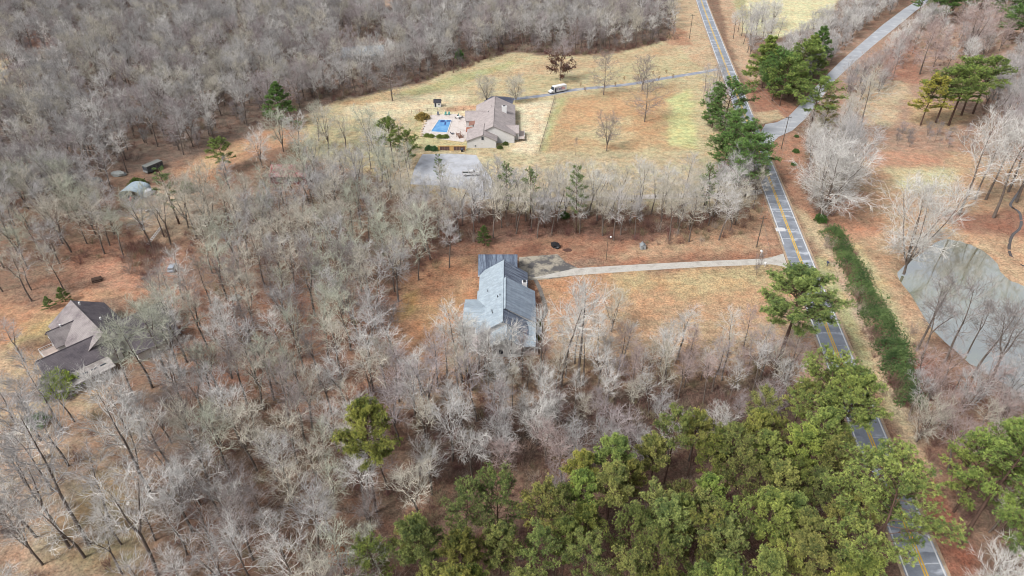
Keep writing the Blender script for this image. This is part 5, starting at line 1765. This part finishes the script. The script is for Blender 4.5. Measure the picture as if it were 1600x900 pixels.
# ------------------------------------------------------------------ the woods, sown by region
KEEP_OUT = [GP(q) for q in (
    [(715, 388), (845, 388), (870, 400), (905, 414), (1235, 392), (1240, 424), (905, 436), (850, 440), (856, 505), (848, 560), (730, 566), (712, 500)],
    [(40, 505), (100, 455), (165, 462), (255, 480), (262, 545), (160, 600), (90, 590)],
    [(650, 165), (812, 140), (830, 240), (770, 262), (770, 310), (640, 295), (650, 240)],
    [(180, 285), (275, 285), (275, 355), (180, 350)], [(215, 240), (275, 235), (275, 290), (215, 290)], [(275, 265), (340, 235), (400, 205), (470, 185), (480, 225), (400, 245), (380, 300), (330, 305), (300, 300)],
    [(255, 405), (290, 405), (290, 435), (255, 435)], [(430, 250), (485, 250), (485, 285), (430, 285)],
    [(530, 60), (605, 60), (605, 96), (530, 96)], [(572, -8), (625, -8), (618, 12), (584, 12)],
    [(-60, 95), (12, 92), (10, 140), (-60, 150)], [(640, -8), (695, -8), (695, 16), (640, 16)], [(35, 90), (110, 90), (110, 112), (35, 112)],
    POND, [(1196, 194), (1282, 128), (1440, 0), (1510, -26), (1262, 192), (1200, 236)],
)]
ROADA = np.array(ROAD)


def sow(poly, spacing, seed, tries=30):
    """blue-noise points inside an image-space outline, in world metres"""
    w = np.array(GP(poly))
    r = np.random.default_rng(seed)
    lo, hi = w.min(0), w.max(0)
    n = int((hi[0] - lo[0]) * (hi[1] - lo[1]) / spacing ** 2 * 2.6) + 10
    c = r.uniform(lo, hi, (n, 2))
    c = c[sdist(c, w) > 0]
    for k in KEEP_OUT:
        if len(c): c = c[sdist(c, k) < -0.8]
    if not len(c): return c
    rx_ = np.interp(c[:, 1], ROADA[:, 1], ROADA[:, 0])
    c = c[np.abs(c[:, 0] - rx_) > 5.2]
    cell, out = {}, []
    for q in c:
        g = (int(q[0] // spacing), int(q[1] // spacing))
        if all(np.hypot(*(q - o)) >= spacing * 0.8 for dx in (-1, 0, 1) for dy in (-1, 0, 1) for o in cell.get((g[0] + dx, g[1] + dy), ())):
            cell.setdefault(g, []).append(q)
            out.append(q)
    return np.array(out)


W = [  # outline, spacing, kinds, tints, height range, label, group, may stand alone
    ([(640, 330), (760, 330), (900, 322), (1060, 322), (1170, 305), (1190, 335), (1150, 372), (1050, 384), (960, 378), (880, 370), (760, 375), (700, 385), (640, 400)], 5.0, 'abdefm', ('beige', 'grey', 'beige', 'pale'), (12.5, 17), 'bare tree in the band between the gravel track and the driveway', 'bare trees in the band behind the driveway', 1),
    ([(1100, 120), (1128, 130), (1180, 230), (1188, 300), (1160, 315), (1130, 240), (1098, 180)], 6.0, 'zyab', ('grey', 'mauve'), (7, 12), 'bare grey tree among the pines on the main road bank', 'bare trees on the main road bank', 1),
    ([(1140, 55), (1200, 30), (1220, 60), (1180, 90), (1160, 90)], 8, 'mnb', ('grey', 'pale'), (11, 15), 'bare grey tree by the cream meadow beyond the road triangle', 'bare trees by the cream meadow', 1),
    ([(1230, 70), (1330, 15), (1400, -6), (1425, -4), (1350, 55), (1290, 105), (1262, 130), (1200, 120)], 6, 'zobm', ('grey', 'grey', 'pale'), (8, 13), 'bare grey tree along the far bank of the pale side road', 'bare trees along the side road', 1),
    ([(1345, 100), (1420, 45), (1560, -8), (1660, -8), (1680, 110), (1560, 90), (1500, 120), (1420, 100), (1380, 140), (1340, 180), (1312, 150)], 10, 'mnob', ('grey', 'pink', 'pale'), (11, 15), 'bare tree scattered between the side road and the far pines', 'bare trees beyond the side road', 1),
    ([(1535, 130), (1680, 90), (1680, 250), (1560, 235), (1530, 190)], 7, 'mobd', ('grey', 'mauve', 'grey'), (12, 16), 'bare grey tree in the thicket behind the pond clump', 'bare trees in the thicket behind the pond', 1),
    ([(1400, 205), (1520, 215), (1520, 236), (1400, 232)], 5, 'zy', ('dim', 'mauve'), (4, 6), 'low brown leafless scrub tree below the pine clump', 'scrub below the pine clump', 1),
    ([(1262, 190), (1330, 185), (1335, 225), (1325, 300), (1300, 340), (1270, 342), (1256, 290)], 6.0, 'wowm', ('pale', 'white', 'beige', 'pale'), (10, 14), 'pale bushy bare tree in the big clump along the road opposite the tree band', 'bare trees in the roadside clump', 1),
    ([(1425, 590), (1500, 610), (1590, 640), (1690, 670), (1690, 720), (1500, 750), (1440, 720), (1410, 650)], 5.0, 'dzosm', ('grey', 'pink', 'beige'), (9, 13), 'bare tangled tree between the pond and the lower road', 'bare trees between pond and lower road', 1),
    ([(1480, 740), (1560, 760), (1690, 800), (1690, 980), (1600, 1000), (1510, 940)], 9, 'dosf', ('pale', 'white'), (10, 14), 'bare pale tree in the lower corner beyond the road', 'bare trees in the lower corner beyond the road', 1),
    ([(845, 570), (1000, 560), (1235, 535), (1250, 590), (1225, 620), (1150, 640), (1040, 650), (960, 660), (870, 690), (800, 650), (720, 600), (740, 572)], 4.6, 'agcybeg', ('pale', 'beige', 'pale', 'mauve', 'beige', 'pink'), (9, 15), 'slender bare tree in the strip of woods between the lawn and the pine stand', 'bare trees between lawn and pine stand', 1),
    ([(800, 660), (960, 665), (1160, 645), (1225, 630), (1210, 690), (1060, 730), (960, 750), (880, 800), (800, 800), (740, 740)], 5.4, 'dezobe', ('mauve', 'pink', 'grey', 'pale'), (9, 13), 'bushy mauve grey bare tree along the back of the pine stand', 'bare trees behind the pine stand', 1),
    ([(560, 640), (620, 590), (720, 580), (800, 660), (740, 760), (660, 830), (600, 800), (600, 740), (540, 720)], 5.6, 'badgecs', ('pale', 'beige', 'mauve', 'white'), (12, 17), 'bare tree in the woods just below the back yard of the grey roofed house', 'bare trees below the back yard', 1),
    ([(250, 600), (350, 620), (540, 640), (560, 720), (590, 820), (640, 860), (600, 950), (560, 1040), (250, 1040), (270, 800)], 5.2, 'abdefsdb', ('pale', 'beige', 'grey', 'dim', 'green', 'white'), (12, 17.5), 'bare grey tree in the thick woods along the bottom of the view', 'bare trees in the thick lower woods', 1),
    ([(-60, 650), (230, 640), (250, 800), (240, 1040), (-80, 1040)], 6.6, 'fatbfe', ('grey', 'pale'), (12, 17), 'tall bare tree scattered over open tan litter below the brown roofed house', 'scattered trees below the brown roofed house', 1),
    ([(270, 470), (400, 455), (560, 455), (640, 450), (610, 500), (620, 570), (560, 640), (350, 620), (250, 590), (262, 530)], 5.4, 'abdefcs', ('beige', 'grey', 'pale', 'dim', 'green'), (13, 18), 'bare grey tree in the woods between the two nearer houses', 'bare trees between the two nearer houses', 1),
    ([(-80, 560), (60, 540), (60, 640), (-80, 640)], 9, 'sof', ('grey', 'pale'), (10, 15), 'bare tree on tan litter west of the brown roofed house', 'bare trees west of the brown roofed house', 1),
    ([(0, 440), (150, 445), (90, 470), (-80, 500), (-80, 440)], 7, 'tasf', ('beige', 'grey'), (12, 17), 'bare tree with dark trunk on red litter above the brown roofed house', 'bare trees above the brown roofed house', 1),
    ([(1322, 118), (1345, 100), (1402, 50), (1444, 22), (1462, 30), (1412, 72), (1356, 122), (1318, 160)], 5.5, 'zowm', ('grey', 'mauve', 'pale'), (8, 12), 'bare grey tree along the near edge of the pale side road', 'bare trees on the near edge of the side road', 1),
    # farther off
    ([(290, 385), (285, 335), (350, 325), (430, 312), (520, 275), (640, 300), (640, 400), (720, 390), (710, 420), (640, 445), (560, 452), (450, 452), (330, 445)], 6.0, 'abdefmd', ('beige', 'grey', 'beige', 'green'), (13, 18), 'bare beige tree in the woods west of the driveway house', 'bare trees west of the driveway house', 1),
    ([(-80, 340), (180, 285), (200, 345), (150, 365), (260, 345), (290, 385), (250, 402), (100, 415), (-80, 440)], 6.0, 'abdfmb', ('beige', 'grey', 'green'), (13, 17), 'bare tree in the woods round the tarpaulin shed', 'bare trees round the tarpaulin shed', 1),
    ([(470, 215), (540, 225), (640, 225), (640, 300), (520, 262), (430, 285), (400, 270)], 8.0, 'mdbm', ('beige', 'pale', 'green'), (12, 17), 'bare pale tree round the red barn west of the pool house', 'bare trees round the red barn', 1),
    ([(720, 290), (775, 300), (900, 308), (900, 316), (740, 320)], 7, 'bf', ('beige', 'grey'), (10, 14), 'bare tree beside the gravel yard with the white pickup', 'bare trees beside the gravel yard', 1),
]
FARW = [
    ([(-90, -8), (1052, -8), (1054, 60), (960, 80), (880, 86), (800, 79), (740, 99), (640, 131), (540, 154), (440, 184), (380, 200), (300, 238), (250, 258), (200, 270), (0, 330), (-90, 350)], 6.4, 'abdefmd', ('grey', 'pale', 'beige', 'grey', 'mauve')),
]
cand = []
for ri, (poly, sp, kinds, tints, hr_, label, group, alone) in enumerate(W):
    r = np.random.default_rng(500 + ri)
    for x, y in sow(poly, sp, 40 + ri):
        cand.append((r.uniform(*hr_), x, y, kinds[r.integers(len(kinds))], tints[r.integers(len(tints))], ri, r.uniform(0, 6.28), r.uniform(0.9, 1.12), r.normal(0, 0.035), r.normal(0, 0.035)))


def in_frame(x, y, z):
    d = y * CP - (z - CAMH) * SP
    u = F * x / d
    v = F * (-y * SP - (z - CAMH) * CP) / d
    return -830 < u < 830 and -470 < v < 460


cand = [c for c in cand if in_frame(c[1], c[2], 0.7 * c[0]) or in_frame(c[1], c[2], 0)]
cand.sort(key=lambda c: -c[0] / math.hypot(c[1], c[2], CAMH))
room = 298 - N_ALONE[0]
for c in cand[:room]:
    hh, x, y, kd, tn, ri, rz, wd, l1, l2 = c
    s = hh / HWK[kd]
    place('bare_tree', HW_T[kd], x, y, s * wd, rz, tuple(q * (0.8 + 0.4 * ((x * 7.3 + y * 3.1) % 1)) for q in TINT[tn]), W[ri][5], W[ri][6], sz=s, lean=(l1, l2))
rest = cand[room:]

# the pine stand at the bottom
STAND = [(1195, 685), (1268, 668), (1292, 760), (1318, 860), (1348, 1000), (1360, 1190), (600, 1190), (585, 940), (640, 872), (740, 865), (850, 815), (900, 798), (1000, 765), (1120, 728)]
r = np.random.default_rng(88)
for x, y in sow(STAND, 5.1, 91):
    hh = r.uniform(15, 20.5)
    if not (in_frame(x, y, hh) or in_frame(x, y, 0.55 * hh)): continue
    k = 'ddpqrd'[r.integers(6)]
    s = hh / 20
    q = r.uniform(0.65, 1.2)
    tint = (q * r.uniform(0.92, 1.2), q * r.uniform(0.94, 1.02), q * r.uniform(0.7, 1.0))
    place('pine_tree', PN_T[k], x, y, s * r.uniform(0.72, 0.95), r.uniform(0, 6.28), tint, 'tall yellow green pine in the dense pine stand along the bottom beside the road', 'pines of the dense stand beside the road', sz=s, lean=(r.normal(0, 0.03), r.normal(0, 0.03)))

# ------------------------------------------------------------------ what nobody could count
def variant_collection(name, items):
    c = bpy.data.collections.new(name)
    for i, (v, f, tn, nt) in enumerate(items):
        me = with_tone(np_mesh(name, v, f, [TWIG_I, BARK], midx=np.arange(len(f)) < nt), tn)
        c.objects.link(bpy.data.objects.new('%s_%02d' % (name, i), me))
    return c


def scatter(name, coll, pts, rot, scl, idx, tint, label=None):
    me = bpy.data.meshes.new(name)
    pts = np.asarray(pts, np.float32)
    me.vertices.add(len(pts))
    me.vertices.foreach_set('co', pts.ravel())
    for nm, ty, key, arr in (('rot', 'FLOAT', 'value', rot), ('scl', 'FLOAT', 'value', scl), ('idx', 'INT', 'value', idx)):
        a = me.attributes.new(nm, ty, 'POINT')
        a.data.foreach_set(key, np.asarray(arr, np.int32 if ty == 'INT' else np.float32))
    a = me.attributes.new('tint', 'FLOAT_COLOR', 'POINT')
    a.data.foreach_set('color', np.concatenate([np.asarray(tint), np.ones((len(pts), 1))], 1).astype(np.float32).ravel())
    o = link(name, me)
    ng = bpy.data.node_groups.new(name, 'GeometryNodeTree')
    ng.interface.new_socket('Geometry', in_out='INPUT', socket_type='NodeSocketGeometry')
    ng.interface.new_socket('Geometry', in_out='OUTPUT', socket_type='NodeSocketGeometry')
    n, l = ng.nodes, ng.links
    gi, go = n.new('NodeGroupInput'), n.new('NodeGroupOutput')
    ip = n.new('GeometryNodeInstanceOnPoints')
    ci = n.new('GeometryNodeCollectionInfo')
    ci.inputs['Collection'].default_value = coll
    ci.inputs['Separate Children'].default_value = True
    ci.inputs['Reset Children'].default_value = True
    l.new(gi.outputs[0], ip.inputs['Points'])
    l.new(ci.outputs[0], ip.inputs['Instance'])
    ip.inputs['Pick Instance'].default_value = True

    def attr(nm, ty):
        q = n.new('GeometryNodeInputNamedAttribute')
        q.data_type = ty
        q.inputs['Name'].default_value = nm
        return q.outputs['Attribute']
    l.new(attr('idx', 'INT'), ip.inputs['Instance Index'])
    cx_ = n.new('ShaderNodeCombineXYZ')
    l.new(attr('rot', 'FLOAT'), cx_.inputs['Z'])
    l.new(cx_.outputs[0], ip.inputs['Rotation'])
    l.new(attr('scl', 'FLOAT'), ip.inputs['Scale'])
    l.new(ip.outputs[0], go.inputs[0])
    md = o.modifiers.new('scatter', 'NODES')
    md.node_group = ng
    tag(o, label, None, None, 'stuff')
    return o


KEYS = list('abdefmosz')
VC = variant_collection('wood_tree', [(*merge([HW[k][0], HW[k][1][:2]]), np.concatenate([np.ones(len(HW[k][0][0])), HW[k][1][2]]), len(HW[k][0][1])) for k in KEYS])
pts, rot, scl, idx, tin = [], [], [], [], []
r = np.random.default_rng(606)
for c in rest:
    kd = c[3] if c[3] in KEYS else 'a'
    pts.append((c[1], c[2], 0)); rot.append(c[6]); scl.append(c[0] / HWK[kd]); idx.append(KEYS.index(kd)); tin.append(TINT[c[4]])
for ri, (poly, sp, kinds, tints) in enumerate(FARW):
    for x, y in sow(poly, sp, 700 + ri):
        kd = kinds[r.integers(len(kinds))]
        pts.append((x, y, 0)); rot.append(r.uniform(0, 6.28)); scl.append(r.uniform(11, 18) / HWK[kd]); idx.append(KEYS.index(kd)); tin.append(np.array(TINT[tints[r.integers(len(tints))]]) * r.uniform(0.72, 1.1))
for x, y in sow(FARW[0][0], 8.5, 731):
    kd = 'ozzm'[r.integers(4)]
    pts.append((x, y, 0)); rot.append(r.uniform(0, 6.28)); scl.append(r.uniform(5, 9.5) / HWK[kd]); idx.append(KEYS.index(kd)); tin.append(np.array(TINT[('dim', 'grey', 'mauve')[r.integers(3)]]) * r.uniform(0.7, 1.0))
print('trees in far woods', len(pts), 'alone', N_ALONE[0] + min(room, len(cand)))
scatter('far_woods', VC, pts, rot, scl, idx, tin, 'mass of bare grey woods behind the houses and fields')


def brush(seed, n=26, h=2.0, sp=0.9):
    r = np.random.default_rng(seed)
    B, Fi = [], []
    for i in range(n):
        b0 = np.append(r.normal(0, 0.45, 2), 0)
        d = unit(np.array([*r.normal(0, 0.38, 2), 1.0]))
        q, _ = grow_path(r, b0, d, h * r.uniform(0.5, 1.1), 3, 0.16, 0.02)
        for k in range(3): B.append((*q[k], *q[k + 1], 0.022 * (1 - 0.22 * k), 0.022 * (1 - 0.22 * (k + 1))))
        for k in range(6):
            g = r.uniform(0.3, 1) * 3
            j = min(int(g), 2)
            p = q[j] + (q[j + 1] - q[j]) * (g - j)
            Fi.append((*p, *(p + side_dir(r, d, r.uniform(0.4, 0.9)) * r.uniform(0.3, 0.75) * sp), 0.014, 0.006))
    return (*merge([tubes(B, 3), tubes(Fi, 3)]), np.concatenate([np.repeat(r.uniform(0.7, 1.4, len(B)), 6), np.repeat(r.uniform(0.5, 1.2, len(Fi)), 6)]), 0)


BC = variant_collection('brush', [brush(1), brush(2, 30, 2.6), brush(3, 22, 1.4, 0.7), brush(4, 34, 3.2)])
pts, rot, scl, idx, tin = [], [], [], [], []
BT = [lin(q, 1.5) for q in ((150, 118, 106), (136, 104, 98), (160, 134, 120), (128, 92, 88), (150, 140, 112), (176, 160, 148))]
DENS = [0 for _ in W]
THICK = {0: 2.6, 4: 5, 5: 3.5, 7: 2.6, 8: 2.4, 9: 4.5, 10: 1.9, 11: 2.2, 12: 2.4, 13: 2.8, 14: 6, 15: 3.6, 19: 3.6, 20: 4, 21: 5}
for ri, sp in THICK.items():
    for x, y in sow(W[ri][0], sp, 900 + ri):
        if r.random() < 0.75 * (0.5 + fbm(np.array([x / 12]), np.array([y / 12]), 5)[0]):
            pts.append((x, y, 0))
for x, y in sow(FARW[0][0], 5.0, 950): pts.append((x, y, 0))
EDGE = smooth_line(GP([(520, 160), (640, 134), (740, 102), (800, 82), (880, 88), (960, 83), (1050, 64)]), 16)
for x, y in EDGE:
    for k in range(3): pts.append((x + r.normal(0, 2.0), y + 2 + abs(r.normal(0, 3.0)), 0))
for x, y in sow(STAND, 3.0, 955): pts.append((x, y, 0))
for x, y in sow([(190, 385), (230, 380), (270, 395), (262, 425), (225, 440), (195, 425)], 1.6, 956): pts.append((x, y, 0))
for i in range(70):
    q = HLa[r.integers(len(HLa))] + r.normal(0, 2.2, 2)
    pts.append((q[0], q[1], 0))
for q in pts:
    rot.append(r.uniform(0, 6.28)); scl.append(r.uniform(0.6, 1.35)); idx.append(r.integers(4)); tin.append(BT[r.integers(len(BT))])
print('brush clumps', len(pts))
scatter('undergrowth', BC, pts, rot, scl, idx, tin, 'leafless brown brush on the floor of the woods')
